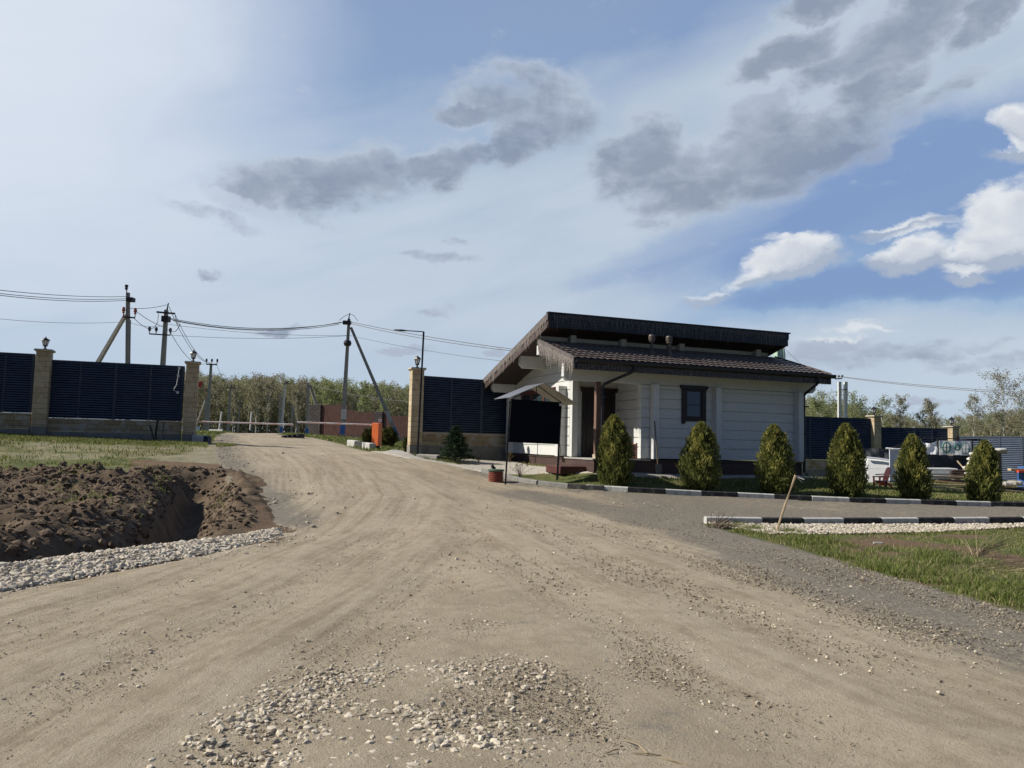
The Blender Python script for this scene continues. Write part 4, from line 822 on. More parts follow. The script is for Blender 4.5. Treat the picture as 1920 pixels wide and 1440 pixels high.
def crossarm(f, px0, px1, Y, n=3, r=.06, ins=(0, .5, 1), up=.28, name='crossarm', imat=None):
    a = Vector(tuple(at(*px0, Y))); b = Vector(tuple(at(*px1, Y))); m_ = MB(); m_.tube([a, b], r, 4); m_.build(name, iron, f)
    for k in ins:
        c = a.lerp(b, k); m_ = MB(); m_.lathe((c.x, c.y, c.z+.02), [(.025, 0), (.025, up*.35), (.085, up*.4), (.06, up*.55), (.10, up*.65), (.07, up), (.02, up+.02)], 8); m_.build('insulator', imat or insul, f)
f1, a1, b1 = upole('utility_pole', 'tallest concrete utility pole with a left leaning brace behind the left fence', (240, 815), (240, 549), 45, (.17, .12), ((165, 712), (236, 590)))
crossarm(f1, (231, 594), (253, 596), 44.8, ins=(0, 1), up=.55, imat=arrest); m_ = MB(); c = at(243, 562, 44.8); m_.box((c[0]-.1, c[1]-.2, c[2]-.12), (c[0]+.25, c[1]+.2, c[2]+.12)); m_.build('bracket', iron, f1)
m_ = MB(); tpole(m_, at(238, 552, 44.9), at(237.3, 540, 44.9), .03, .03); c = at(237, 541, 44.9); m_.lathe(tuple(c), [(.03, -.1), (.10, 0), (.06, .05), (.10, .1), (.09, .22), (.02, .24)], 8); m_.build('top_insulator', insul, f1)
m_ = MB(); m_.tube([tuple(at(244.5, 600, 44.6)), tuple(at(243, 700, 44.6))], .03, 5); m_.build('cable_duct', iron, f1)
f2, a2, b2 = upole('utility_pole', 'thick slightly leaning concrete pole with black crossarms behind the left fence', (297, 815), (312, 581), 46, (.22, .13))
crossarm(f2, (294, 585), (328, 588), 45.7, ins=(), r=.07); crossarm(f2, (280, 626), (319, 628.5), 45.7, ins=(0, .32, 1), up=.4, r=.05); m_ = MB(); tpole(m_, at(313, 582, 45.8), at(316, 568, 45.8), .05, .03); m_.build('top_rod', iron, f2)
m_ = MB(); c = at(312, 597, 45.6); m_.box((c[0]-.2, c[1]-.25, c[2]-.22), (c[0]+.2, c[1]+.15, c[2]+.12)); m_.build('bracket', iron, f2)
f3, a3, b3 = upole('utility_pole', 'concrete utility pole with right hand brace and blue band behind the barrier', (641, 826), (654.5, 598), 50, (.20, .11), None)
m_ = MB(); c0 = at(750, 830, 50.5); c1 = at(658, 614, 50.1); tpole(m_, c0, c1, .17, .12); m_.build('brace', conc_p, f3)
for (pa, pb, w, nm) in (((641.6, 814), (643, 797), .206, 'blue_band'), ((644.0, 786), (645.2, 768), .200, 'white_band')):
    m_ = MB(); tpole(m_, at(*pa, 50), at(*pb, 50), w, w-.004); m_.build(nm, bluep if 'blue' in nm else whitep, f3)
m_ = MB(); e0, e1 = Vector(tuple(c0)), Vector(tuple(c1)); tpole(m_, e0.lerp(e1, .06), e0.lerp(e1, .13), .182, .178); m_.build('blue_band', bluep, f3); m_ = MB(); tpole(m_, e0.lerp(e1, .18), e0.lerp(e1, .27), .178, .172); m_.build('white_band', mat('peeling_label', (.45, .46, .46), .8, .2, 20), f3)
m_ = MB(); tpole(m_, at(653.5, 600, 49.9), at(656, 587, 49.9), .05, .03); c = at(652, 605, 49.8); m_.box((c[0]-.3, c[1]-.15, c[2]-.12), (c[0]+.2, c[1]+.15, c[2]+.12)); m_.build('bracket', iron, f3); m_ = MB(); c = at(651.5, 647, 49.7); m_.lathe(tuple(c), [(.2, -.05), (.26, .12), (.2, .3)], 10); m_.build('cable_coil', iron, f3)
f4, a4, b4 = upole('utility_pole', 'grey T topped utility pole just right of the left pillar', (388, 803), (396, 682), 72, (.20, .13)); crossarm(f4, (387, 683), (407, 683.5), 71.8, up=.5, r=.08)
f5, *_ = upole('utility_pole', 'second grey T topped utility pole along the road behind the arm', (427, 806), (432, 728), 95, (.20, .13)); crossarm(f5, (426, 727), (440, 727.5), 94.8, up=.4, r=.08)
f6, *_ = upole('utility_pole', 'third and smaller T topped pole further along the road', (446, 806), (450, 758), 120, (.18, .12)); crossarm(f6, (444, 757), (457, 757.5), 119.8, up=.4, r=.08)
f7, *_ = upole('utility_pole', 'tiny farthest T topped pole near the wood edge', (457, 806), (461, 773), 135, (.16, .1)); crossarm(f7, (456, 771), (465, 771.5), 134.8, up=.4, r=.08)
f8, *_ = upole('utility_pole', 'slim whitewashed pole with blue foot beyond the arm joint', (527, 811), (535, 716), 66, (.13, .09), mat_=whitep); m_ = MB(); tpole(m_, at(527, 811, 66), at(528, 800, 66), .15, .14); m_.build('blue_band', bluep, f8); crossarm(f8, (532, 721), (541, 715), 65.8, ins=(), r=.05)
f9, *_ = upole('utility_pole', 'plain grey pole just left of the slim whitewashed one', (523, 811), (526, 737), 68, (.13, .1))
f10, *_ = upole('utility_pole', 'grey pole with blue foot at the left end of the brown fence', (576, 815), (578, 718), 60, (.17, .13), ((604, 790), (581, 722))); m_ = MB(); tpole(m_, at(576, 815, 60), at(576.1, 803, 60), .18, .18); m_.build('blue_band', bluep, f10)
f11, *_ = upole('utility_pole', 'low grey pole with splayed brace between the white and blue footed poles', (546, 812), (548, 760), 70, (.11, .09), ((560, 812), (549, 764)))
f12, *_ = upole('utility_pole', 'stubby braced pole far left of the wood behind the arm', (384, 803), (386, 745), 90, (.14, .1), ((366, 803), (386, 748)))
# right hand poles
f13, a13, b13 = upole('utility_pole', 'bright T topped pole right of the gatehouse roof', (1574, 800), (1574, 716), 60, (.16, .16), mat_=whitep, group='white poles right of the gatehouse'); crossarm(f13, (1566, 710.5), (1579, 709.5), 59.8, up=.25, r=.06)
f14, *_ = upole('utility_pole', 'shorter bare bright pole beside the T topped right hand pole', (1585, 800), (1585.5, 716), 60, (.17, .17), mat_=whitep, group='white poles right of the gatehouse'); crossarm(f14, (1577, 731), (1589, 729.5), 59.8, ins=(), r=.04)
wire_m = mat('aluminium_cable', (.12, .12, .125), .5, .05)
def line(label, pts, r=.02, sag=.4, group='overhead power lines'):
    m_ = MB(); P = [Vector(tuple(at(*p))) for p in pts]
    for a, b in zip(P, P[1:]):
        m_.tube([a.lerp(b, k/14)-Vector((0, 0, 4*sag*(k/14)*(1-k/14))) for k in range(15)], r, 4)
    tag(m_.build('power_line', wire_m, None, tuple(P[0])), label, 'power line', group)
line('uppermost overhead cable leaving the tallest pole to the left', [(-60, 537, 30), (238, 556, 45)], sag=.15); line('middle overhead cable leaving the tallest pole to the left', [(-60, 543, 30), (238, 560, 45)], sag=.18); line('lowest of the three cables leaving the tallest pole to the left', [(-60, 546, 30), (238, 563, 45)], sag=.2)
line('thin overhead cable sweeping behind all three left poles', [(-60, 591, 44), (240, 603, 52), (315, 608, 53), (652, 629, 58)], .014, .25)
line('short cable from the tallest pole to the top of the leaning pole', [(244, 578, 45), (315, 571, 46)], .018, .1); line('cable dropping from the tallest pole to the lower crossarm', [(250, 595, 45), (281, 617, 45.7)], .018, .1); line('cable crossing down behind the leaning pole from the tallest pole', [(251, 580, 45), (306, 613, 46.5), (318, 618, 45.7)], .018, .1)
line('looping jumper cable under the left side of the upper crossarm', [(297, 588, 45.6), (296, 603, 45.4), (283, 616, 45.6)], .018, .12); line('looping jumper cable right of the leaning pole', [(328, 589, 45.6), (338, 608, 45.4), (320, 619, 45.6)], .018, .25)
line('upper overhead cable between the leaning pole and the braced pole', [(314, 596, 46), (652, 603, 50)], .024, .55); line('middle overhead cable between the leaning pole and the braced pole', [(320, 599, 46), (640, 604, 50)], .022, .55); line('lower overhead cable between the leaning pole and the braced pole', [(324, 601, 46), (636, 608, 50)], .022, .50)
line('faint cable hanging below the bundle between the leaning and braced poles', [(315, 628, 48), (652, 629.5, 50)], .014, .2)
line('left cable falling from the leaning pole to the T topped pole', [(317, 575, 46), (395, 680, 72)], .018, .9); line('middle cable falling from the leaning pole to the T topped pole', [(328, 589, 46), (405, 682, 72)], .018, .9); line('right cable falling from the leaning pole lower crossarm to the T topped pole', [(319, 622, 46), (388, 680, 72)], .018, .8); line('faint cable continuing from the T topped pole down the road', [(405, 681, 72), (431, 727, 95)], .018, .3)
line('upper cable from the braced pole to the gatehouse roof', [(655, 603, 50), (980, 657, 40)], .024, .12); line('lower cable from the braced pole to the gatehouse roof', [(655, 606, 50), (980, 660, 40)], .022, .18); line('thin cable from the braced pole passing low behind the gatehouse', [(655, 629, 50), (960, 679, 44)], .014, .15)
line('small loop of cable left over the top of the braced pole', [(656, 588, 50), (644, 594, 50), (636, 601, 50)], .018, .0); line('small loop of cable right over the top of the braced pole', [(656, 588, 50), (664, 592, 50), (671, 602, 50)], .018, .0)
line('dark cable across the wood above the brown fence', [(579, 720, 60), (800, 755, 52)], .022, .25)
line('upper overhead cable leaving the right T topped pole for the photo edge', [(1577, 706, 60), (1960, 738, 40)], .022, .12); line('lower overhead cable leaving the right T topped pole for the photo edge', [(1571, 706, 60), (1960, 741, 40)], .022, .16)
line('thin stay wire slanting from the high roof end down to the right', [(1470, 652, 33), (1503, 683, 30)], .008, .02)
# ---------------------------------------------------------------- brown plank fence
brn = mat('brown_profiled_sheet', (.095, .040, .031), .5, .2, 3, 0, 20); rubble = brickmat('dark_rubble_stone', (.055, .045, .045), (.10, .085, .08), (.025, .02, .02), .22, .14, .02, .8, var=.6)
A = at(581, 790, 55.0); Bq = at(930, 790, 50.0); A = Vector((A[0], A[1], 0)); Bq = Vector((Bq[0], Bq[1], 0)); dv_ = (Bq-A).normalized(); Ln = (Bq-A).length; nn = Vector((dv_.y, -dv_.x, 0))
bf = thing('plank_fence', 'red brown plank fence with dark rubble columns behind the barrier', 'fence', (A.x, A.y, 1.5))
def PF(s, o, z): q = A+dv_*s+nn*o; return (q.x, q.y, z)
def fb(mb, s0, s1, o0, o1, z0, z1): mb.add([PF(s0, o0, z0), PF(s1, o0, z0), PF(s1, o1, z0), PF(s0, o1, z0), PF(s0, o0, z1), PF(s1, o0, z1), PF(s1, o1, z1), PF(s0, o1, z1)], BF)
s = 0; cols_ = [(0, .95, 4.02), (4.9, 5.5, 3.4)]
tops = [(0.95, 2.4, 3.98), (2.4, 4.9, 3.56)] ; tops = []
m_ = MB(); x = .96
while x < Ln-.1:
    sec = 0 if x < 3.0 else (1 if x < 6.6 else (2 if x < 8 else 3)); zt = [3.98, 3.86, 3.5, 3.40][sec] if x < 9 else 3.4
    zt = 3.98 if x < 3.0 else (3.62 if x < 3.5 else (3.50 if x < 6.4 else 3.22))
    fb(m_, x, x+.105, 0, -.03, 1.82, zt+random.uniform(-.008, .008)); x += .125
m_.build('planks', brn, bf)
m_ = MB(); fb(m_, .96, Ln, -.04, -.10, 2.0, 2.08); fb(m_, .96, Ln, -.04, -.10, 3.0, 3.08); m_.build('rail', iron, bf)
for (s0, s1, zt) in ((0, .95, 4.0), (5.3, 5.95, 3.52), (10.2, 10.9, 3.25)): m_ = MB(); fb(m_, s0, s1, .10, -.25, 1.0, zt); m_.build('stone_column', rubble, bf, bevel=.03)
m_ = MB(); fb(m_, .951, Ln, .06, -.2, 1.0, 1.819); m_.build('stone_footing', rubble, bf)
# low distant boundary walls left of the road and the small red sign
pan = mat('pale_concrete_panel', (.34, .345, .34), .85, .12, 4); bluef = mat('blue_sheet_fence', (.03, .07, .12), .6, .2)
m_ = MB(); a = at(390, 800, 84); b = at(419, 800, 80); m_.obox((a[0], a[1]), (b[0]-a[0], b[1]-a[1]), math.hypot(b[0]-a[0], b[1]-a[1]), .2, 1.3, 2.3); tag(m_.build('low_wall', pan, None, (a[0], a[1], 1.5)), 'low pale panel wall far behind the left end of the arm', 'wall')
m_ = MB(); a = at(340, 800, 88); b = at(376, 800, 86); m_.obox((a[0], a[1]), (b[0]-a[0], b[1]-a[1]), math.hypot(b[0]-a[0], b[1]-a[1]), .15, 1.3, 2.6); tag(m_.build('sheet_fence', bluef, None, (a[0], a[1], 1.5)), 'dark blue sheet fence far behind the left pillar', 'fence')
m_ = MB(); a = at(505, 812, 62); m_.obox((a[0], a[1]), (1, .05), 6.5, .15, 1.3, 1.75); tag(m_.build('low_wall', mat('grey_edge_wall', (.2, .2, .2), .9), None, (a[0], a[1], 1.4)), 'long low grey wall beyond the crest before the brown fence', 'wall')
q = at(362, 770, 31.0); sg = thing('warning_sign', 'small red sign on a striped leaning rod beside the left pillar', 'sign', tuple(at(366, 760, 30.6)))
m_ = MB(); m_.tube([tuple(at(366, 745, 30.6)), tuple(at(371, 727, 30.6))], .022, 6); m_.build('rod', boomw, sg); m_ = MB(); c = at(373, 720, 30.6); m_.add([tuple(at(370, 727, 30.6)), tuple(at(377, 726, 30.6)), tuple(at(379, 715, 30.6)), tuple(at(371, 716, 30.6))]+[tuple(at(a_, b_, 30.64)) for a_, b_ in ((370, 727), (377, 726), (379, 715), (371, 716))], BF); m_.build('plate', mat('sign_red', (.45, .03, .03), .5), sg)
for k, (px, lab) in enumerate(((414, 'leaning pale birch pole far behind the left half of the arm'), (470, 'short pale post standing before the far wood'))):
    m_ = MB(); m_.tube([tuple(at(px-3+k*2, 806, 88)), tuple(at(px+2, 772, 88))], .10, 6); a = at(px-3, 806, 88); tag(m_.build('wooden_post', whitep, None, tuple(a)), lab, 'post')
m_ = MB(); a = at(543, 824, 37); z = h0(a[0], a[1])
for k in range(4): m_.obox((a[0]-.3+k*.2, a[1]-.2+.1*k), (.4, .8), .5, .12, z+.02, z+.12+.03*k)
tag(m_.build('rubble_grate', iron, None, (a[0], a[1], z)), 'dark broken grate lying on the verge beyond the road bend', 'grate')
# ---------------------------------------------------------------- foliage helpers
def leafmat(name, cols, rough=.75, vs=3.0, trans=.25):
    m = mat(name, cols[0], rough); t = m.node_tree; b = t.nodes['Principled BSDF']; r_, g_, _ = attr(t, 'rnd'); tc = N(t, 'ShaderNodeTexCoord')
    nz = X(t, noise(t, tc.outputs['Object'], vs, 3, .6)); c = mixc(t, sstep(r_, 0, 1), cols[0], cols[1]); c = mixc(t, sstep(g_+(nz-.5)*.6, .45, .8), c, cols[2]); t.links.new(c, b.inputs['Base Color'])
    b.inputs['Specular IOR Level'].default_value = .25
    tr = N(t, 'ShaderNodeBsdfTranslucent'); t.links.new(c, tr.inputs[0]); mx = N(t, 'ShaderNodeMixShader'); mx.inputs[0].default_value = trans
    t.links.new(b.outputs[0], mx.inputs[1]); t.links.new(tr.outputs[0], mx.inputs[2]); t.links.new(mx.outputs[0], [n for n in t.nodes if n.type == 'OUTPUT_MATERIAL'][0].inputs[0])
    return m
def leaves(C, D_, ln, wd, jitter=.5):   # leaf-sized rhombi at centres C, pointing along D_
    n = len(C); D_ = D_+RNG.normal(0, jitter, (n, 3)); D_ /= np.linalg.norm(D_, axis=1)[:, None]+1e-9
    r_ = RNG.normal(0, 1, (n, 3)); s_ = np.cross(D_, r_); s_ /= np.linalg.norm(s_, axis=1)[:, None]+1e-9
    ln = np.broadcast_to(ln, n)[:, None]; wd = np.broadcast_to(wd, n)[:, None]
    V = np.stack([C-D_*ln*.5, C+s_*wd*.5, C+D_*ln*.5, C-s_*wd*.5], 1).reshape(-1, 3)
    return V, np.arange(4*n).reshape(-1, 4)
def rattr(n, g, k=4): return {'rnd': np.repeat(np.stack([RNG.random(n), g, np.zeros(n)], -1), k, 0)}
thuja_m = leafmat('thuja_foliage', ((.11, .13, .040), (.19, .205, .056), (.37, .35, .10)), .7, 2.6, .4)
core_m = mat('thuja_twigs', (.030, .024, .014), .9, .3, 8)
def thuja_mesh(h, r, seed, n=10000):
    g = np.random.default_rng(seed); z = g.random(n)**.9; th = g.uniform(0, 2*math.pi, n)
    prof = np.interp(z, [0, .07, .22, .38, .58, .76, .90, 1.0], [.62, .82, 1.0, .99, .88, .68, .44, .10])*r
    k1 = (1+.5*math.sin(seed*1.7))*np.sin(th*3+z*9+seed)*.13+np.sin(th*5-z*15+seed*2)*.13+np.sin(th*9+z*27+seed)*.12
    f = g.random(n)**.38; rr = prof*(1+k1)*f*1.02
    tips = g.random(n) < .05; rr = np.where(tips, prof*(1.05+g.random(n)*.16), rr)
    C = np.stack([rr*np.cos(th), rr*np.sin(th), z*h], -1); D_ = np.stack([np.cos(th)*.55, np.sin(th)*.55, np.full(n, 1.0)], -1)
    V, Fq = leaves(C, D_, g.uniform(.07, .18, n), g.uniform(.018, .042, n), .42)
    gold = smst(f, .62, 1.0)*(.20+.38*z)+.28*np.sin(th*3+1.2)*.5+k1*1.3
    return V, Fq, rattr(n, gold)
def thuja(px, base_py, Y, top_py, wpx, seed, label):
    a = at(px, base_py, Y); z = h0(a[0], a[1]); h = at(px, top_py, Y)[2]-z; r = wpx/2*Y/F*.81
    f = thing('thuja_shrub', label, 'thuja', (a[0], a[1], z), 'clipped thujas along the lawn kerb')
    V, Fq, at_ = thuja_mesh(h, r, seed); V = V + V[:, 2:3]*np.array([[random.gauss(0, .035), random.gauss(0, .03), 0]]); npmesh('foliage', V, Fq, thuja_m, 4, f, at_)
    m_ = MB(); m_.tube([(a[0], a[1], z-.05), (a[0]+.01, a[1], z+h*.55), (a[0], a[1], z+h*.9)], [.035, .02, .006], 7); o = m_.build('stem', core_m, f)
    m_ = MB()
    for k in range(34):
        q = random.uniform(.04, .8); th = random.uniform(0, 6.28); l = r*(1-q*.75)*.8; m_.tube([(a[0], a[1], z+q*h*.9), (a[0]+l*math.cos(th), a[1]+l*math.sin(th), z+q*h+.12*h)], [.01, .003], 4, False)
    m_.build('branches', core_m, f)
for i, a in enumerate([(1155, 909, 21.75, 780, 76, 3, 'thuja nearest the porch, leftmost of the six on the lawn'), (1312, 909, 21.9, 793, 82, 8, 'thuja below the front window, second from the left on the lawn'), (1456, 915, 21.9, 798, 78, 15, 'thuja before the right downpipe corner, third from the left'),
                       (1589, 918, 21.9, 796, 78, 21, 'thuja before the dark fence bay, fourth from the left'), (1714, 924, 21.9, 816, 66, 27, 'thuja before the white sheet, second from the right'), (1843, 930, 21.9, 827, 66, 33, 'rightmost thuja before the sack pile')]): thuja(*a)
# spruce by the fence
spr_m = leafmat('spruce_needles', ((.020, .040, .022), (.035, .065, .032), (.065, .10, .045)), .8, 4, .12); bark = mat('dark_bark', (.06, .045, .03), .9, .3, 8)
def conifer(px, py, Y, top, wpx, label):
    a = at(px, py, Y); z = h0(a[0], a[1]); h = at(px, top, Y)[2]-z; r = wpx/2*Y/F; f = thing('spruce_bush', label, 'spruce', (a[0], a[1], z)); m_ = MB(); m_.tube([(a[0], a[1], z), (a[0], a[1], z+h*.95)], [.04, .008], 7); m_.build('trunk', bark, f)
    Cs = []; Ds = []; mb = MB()
    for k in range(150):
        q = (k/150)**.9; th = k*2.4+random.uniform(-.4, .4); l = r*(1-q)**.75*random.uniform(.75, 1.12)+.06; zz = q*h*.93+.04
        p0 = np.array([0, 0, zz]); p1 = np.array([l*math.cos(th), l*math.sin(th), zz+l*random.uniform(.0, .28)])
        mb.tube([tuple(p0+[a[0], a[1], z]), tuple(p1+[a[0], a[1], z])], [.008, .003], 4, False)
        for j in range(int(14+50*l)):
            t_ = random.uniform(.12, 1.02); c_ = p0+(p1-p0)*t_; s = (1-t_)*.16*l+.02; Cs.append(c_+RNG.normal(0, 1, 3)*[s, s, s*.5]); Ds.append((p1-p0)/np.linalg.norm(p1-p0)+[0, 0, .15])
    Cs = np.array(Cs); n = len(Cs); V, Fq = leaves(Cs, np.array(Ds), RNG.uniform(.07, .14, n), RNG.uniform(.02, .035, n), .45); npmesh('needles', V, Fq, spr_m, 4, f, rattr(n, RNG.random(n)*.8)); mb.build('branches', bark, f)
conifer(853, 859, 26.4, 797, 66, 'dark green spruce bush before the stone wall left of the notice board')
# rounded shrubs behind the barrier
rsh = leafmat('golden_green_shrub', ((.05, .060, .018), (.09, .095, .028), (.22, .16, .05)), .75, 2.2)
def ball(name, label, cat, px, py, Y, top, wpx, mt, n=2600, lf=(.07, .13), group=None, stems=12, base=.25):
    a = at(px, py, Y); z = h0(a[0], a[1]); h = at(px, top, Y)[2]-z; r = wpx/2*Y/F; f = thing(name, label, cat, (a[0], a[1], z), group)
    u = RNG.normal(0, 1, (n, 3)); u /= np.linalg.norm(u, axis=1)[:, None]; rad = RNG.random(n)**.35*(1+.13*np.sin(u[:, 0]*7+u[:, 2]*5+py)+.1*np.sin(u[:, 1]*11))
    C = u*rad[:, None]*[r, r, h*.5]+[0, 0, h*.52]; V, Fq = leaves(C, u+[0, 0, .5], RNG.uniform(*lf, n), RNG.uniform(.03, .06, n), .5); npmesh('foliage', V, Fq, mt, 4, f, rattr(n, rad*.55))
    m_ = MB()
    for k in range(stems):
        th = random.uniform(0, 6.28); m_.tube([(a[0], a[1], z), (a[0]+r*.7*math.cos(th), a[1]+r*.7*math.sin(th), z+h*.7)], [.015, .004], 4, False)
    m_.build('branches', bark, f)
ball('garden_shrub', 'rounded golden green shrub left of the barrier cabinet', 'shrub', 691, 838, 35.5, 803, 26, rsh); ball('garden_shrub', 'rounded golden green shrub right of the barrier cabinet', 'shrub', 729, 839, 35.5, 802, 34, rsh, 3200)
ball('garden_shrub', 'small bright shrub tucked against the left side of the right pillar', 'shrub', 762, 842, 30.5, 820, 14, rsh, 900)
thin = leafmat('young_leaves', ((.06, .075, .02), (.11, .12, .035), (.20, .10, .05)), .7)
def twiggy(label, px, py, Y, hh, n, spread, lf):
    a = at(px, py, Y); z = h0(a[0], a[1]); f = thing('bare_shrub', label, 'shrub', (a[0], a[1], z)); m_ = MB(); Cs = []
    for k in range(n):
        th = random.uniform(0, 6.28); l = random.uniform(.5, 1)*hh; s = random.uniform(.2, 1)*spread; p = (a[0]+s*math.cos(th), a[1]+s*math.sin(th)*.6, z+l); q = (a[0]+s*.4*math.cos(th), a[1]+s*.3*math.sin(th), z+l*.6); m_.tube([(a[0], a[1], z-.03), q, p], [.009, .006, .003], 4, False)
        for j in range(lf): t_ = random.uniform(.5, 1); Cs.append([(q[i]+(p[i]-q[i])*t_)-(a[0], a[1], z)[i]+random.gauss(0, .02) for i in range(3)])
    m_.build('stems', mat('pale_twig', (.20, .14, .10), .8, .2), f); Cs = np.array(Cs); V, Fq = leaves(Cs, RNG.normal(0, 1, Cs.shape), .035, .025); npmesh('leaves', V, Fq, thin, 4, f, rattr(len(Cs), RNG.random(len(Cs))))
twiggy('twiggy bare rose shrub on the paving behind the notice board', 975, 884, 23.8, .5, 16, .55, 6); twiggy('small leafing plant beside the left notice board leg', 955, 866, 27.5, .42, 9, .2, 14); twiggy('small leafing plant in the bed beside the striped drum', 897, 869, 26.5, .28, 8, .25, 10)
# ---------------------------------------------------------------- grass
grass_m = leafmat('grass_blades', ((.12, .155, .038), (.21, .245, .065), (.42, .36, .20)), .7, 1.2, .35)
def grass(xs, ys, hmin, hmax, w, name='grass', dry=.12, lean=.35):
    n = len(xs); z = H(xs, ys); hh = RNG.uniform(hmin, hmax, n); a = RNG.uniform(0, 2*math.pi, n); l = RNG.normal(0, lean, (n, 2))*hh[:, None]
    w = w*RNG.uniform(.6, 1.3, n); dx_, dy_ = np.cos(a)*w*.5, np.sin(a)*w*.5
    b0 = np.stack([xs-dx_, ys-dy_, z-.01], -1); b1 = np.stack([xs+dx_, ys+dy_, z-.01], -1); m0 = np.stack([xs+l[:, 0]*.35+dx_*.7, ys+l[:, 1]*.35+dy_*.7, z+hh*.6], -1); m1 = np.stack([xs+l[:, 0]*.35-dx_*.7, ys+l[:, 1]*.35-dy_*.7, z+hh*.6], -1)
    t_ = np.stack([xs+l[:, 0], ys+l[:, 1], z+hh*.97], -1); V = np.stack([b0, b1, m0, m1, t_], 1).reshape(-1, 3); o = (np.arange(n)*5)[:, None]
    Fc = np.concatenate([o+np.array([[0, 1, 2]]), o+np.array([[0, 2, 3]]), o+np.array([[3, 2, 4]])]); g = np.where(RNG.random(n) < dry, .95, RNG.random(n)*.35)
    return tag(npmesh(name, V, Fc, grass_m, 3, None, rattr(n, g, 5)), kind='stuff')
def region(x0, x1, y0, y1, n, fn):
    X_ = RNG.uniform(x0, x1, n); Y_ = RNG.uniform(y0, y1, n); k = RNG.random(n) < fn(X_, Y_); return X_[k], Y_[k]
verge = [tuple(q) for q in kerb_near]+[(16, 8), (14, 5)]+list(reversed(grass_edge))
def f_verge(x, y):
    q = inpoly(x, y, verge); d = pdist(x, y, grass_edge); br = smst(vnoise(x+40, y*1.4, .9, 4), .52, .66)
    return q*(0.34+.6*smst(vnoise(x, y, 1.6, 3), .42, .62)+.9*np.exp(-(d/.9)**2)*smst(vnoise(x, y, 1.1, 2), .3, .5))*(1-.85*br)*(pdist(x, y, kerb_near) > .5)
x_, y_ = region(4, 18, 7, 18.5, 110000, f_verge); grass(x_, y_, .03, .075, .010, dry=.3, lean=.6)
# taller tufts along the edge
tx = []; ty = []
for k in range(120):
    s = random.random(); i = min(int(s*(len(grass_edge)-1)), len(grass_edge)-2); f_ = s*(len(grass_edge)-1)-i; e = np.array(grass_edge[i])*(1-f_)+np.array(grass_edge[i+1])*f_; off = abs(random.gauss(0, .9))+.05; c_ = e+np.array([.75*off, .66*off]); n = random.randint(50, 110)
    tx.append(RNG.normal(c_[0], .075, n)); ty.append(RNG.normal(c_[1], .075, n))
tx = np.concatenate(tx); ty = np.concatenate(ty); k = inpoly(tx, ty, verge); grass(tx[k], ty[k], .04, .11, .011, dry=.14, lean=.5)
tc_ = [gt(*q) for q in ((1410, 995), (1500, 1022), (1540, 1015), (1760, 1055), (1750, 1045), (1640, 1070), (1890, 1130), (1850, 1110), (1700, 1080), (1900, 1105), (1480, 1000))]
tx = np.concatenate([RNG.normal(q[0], .13, 260) for q in tc_]); ty = np.concatenate([RNG.normal(q[1], .13, 260) for q in tc_]); grass(tx, ty, .06, .15, .012, dry=.06, lean=.48)
# lawn with the thujas
lawn = [tuple(q) for q in kerb_far[1:]]+[(24, 24), (14, 27), hw(8.3, -.6)[:2], hw(1.0, -.6)[:2], hw(-.3, -.3)[:2], gt(1000, 889)[:2]]
def f_lawn(x, y): return inpoly(x, y, lawn)*(.35+.65*smst(vnoise(x, y, 1.2, 3), .35, .6))*smst(x, .5, 3.5)*(pdist(x, y, kerb_far) > .14)
x_, y_ = region(0, 24, 20.5, 27, 150000, f_lawn); grass(x_, y_, .03, .085, .018, dry=.22)
x_, y_ = region(9, 30, 26, 38, 26000, lambda x, y: .7*smst(vnoise(x, y, .7, 3), .35, .6)); grass(x_, y_, .04, .12, .03, dry=.2)
# left field: a dense green strip by the fence, sparse tufts before it
def f_left(x, y):
    L_ = np.interp(x, [-20, -16, -11.3], [27, 27.2, 29.0]); st_ = np.exp(-((y-(L_-.7))/.8)**2); return (x < -10.2)*(y < L_)*(st_*.9+.10*smst(vnoise(x, y*1.7, .8, 3), .5, .62)+.02)*(feat(x, y)[1] < .5)*(pdist(x, y, ROAD, True) > .15)
x_, y_ = region(-20, -10, 19.5, 29, 120000, f_left); grass(x_, y_, .04, .13, .022, dry=.18)
x_, y_ = region(-14, -6, 14, 21, 16000, lambda x, y: ~inpoly(x, y, ROAD)*smst(vnoise(x+7, y, 1.1, 3), .52, .66)*(pdist(x, y, TR) > .5)); grass(x_, y_, .03, .10, .016, dry=.15)
# verges beyond the gate
def f_far(x, y): return (~inpoly(x, y, ROAD))*(pdist(x, y, ROAD, True) < 9)*.8*(~inpoly(x, y, PATH1))
x_, y_ = region(-16, 2, 30, 56, 60000, f_far); grass(x_, y_, .05, .14, .05, dry=.15)
x_, y_ = region(-6, 2, 25, 31, 14000, lambda x, y: (~inpoly(x, y, ROAD))*(~inpoly(x, y, PATH1))*.6); grass(x_, y_, .03, .09, .02, dry=.4)
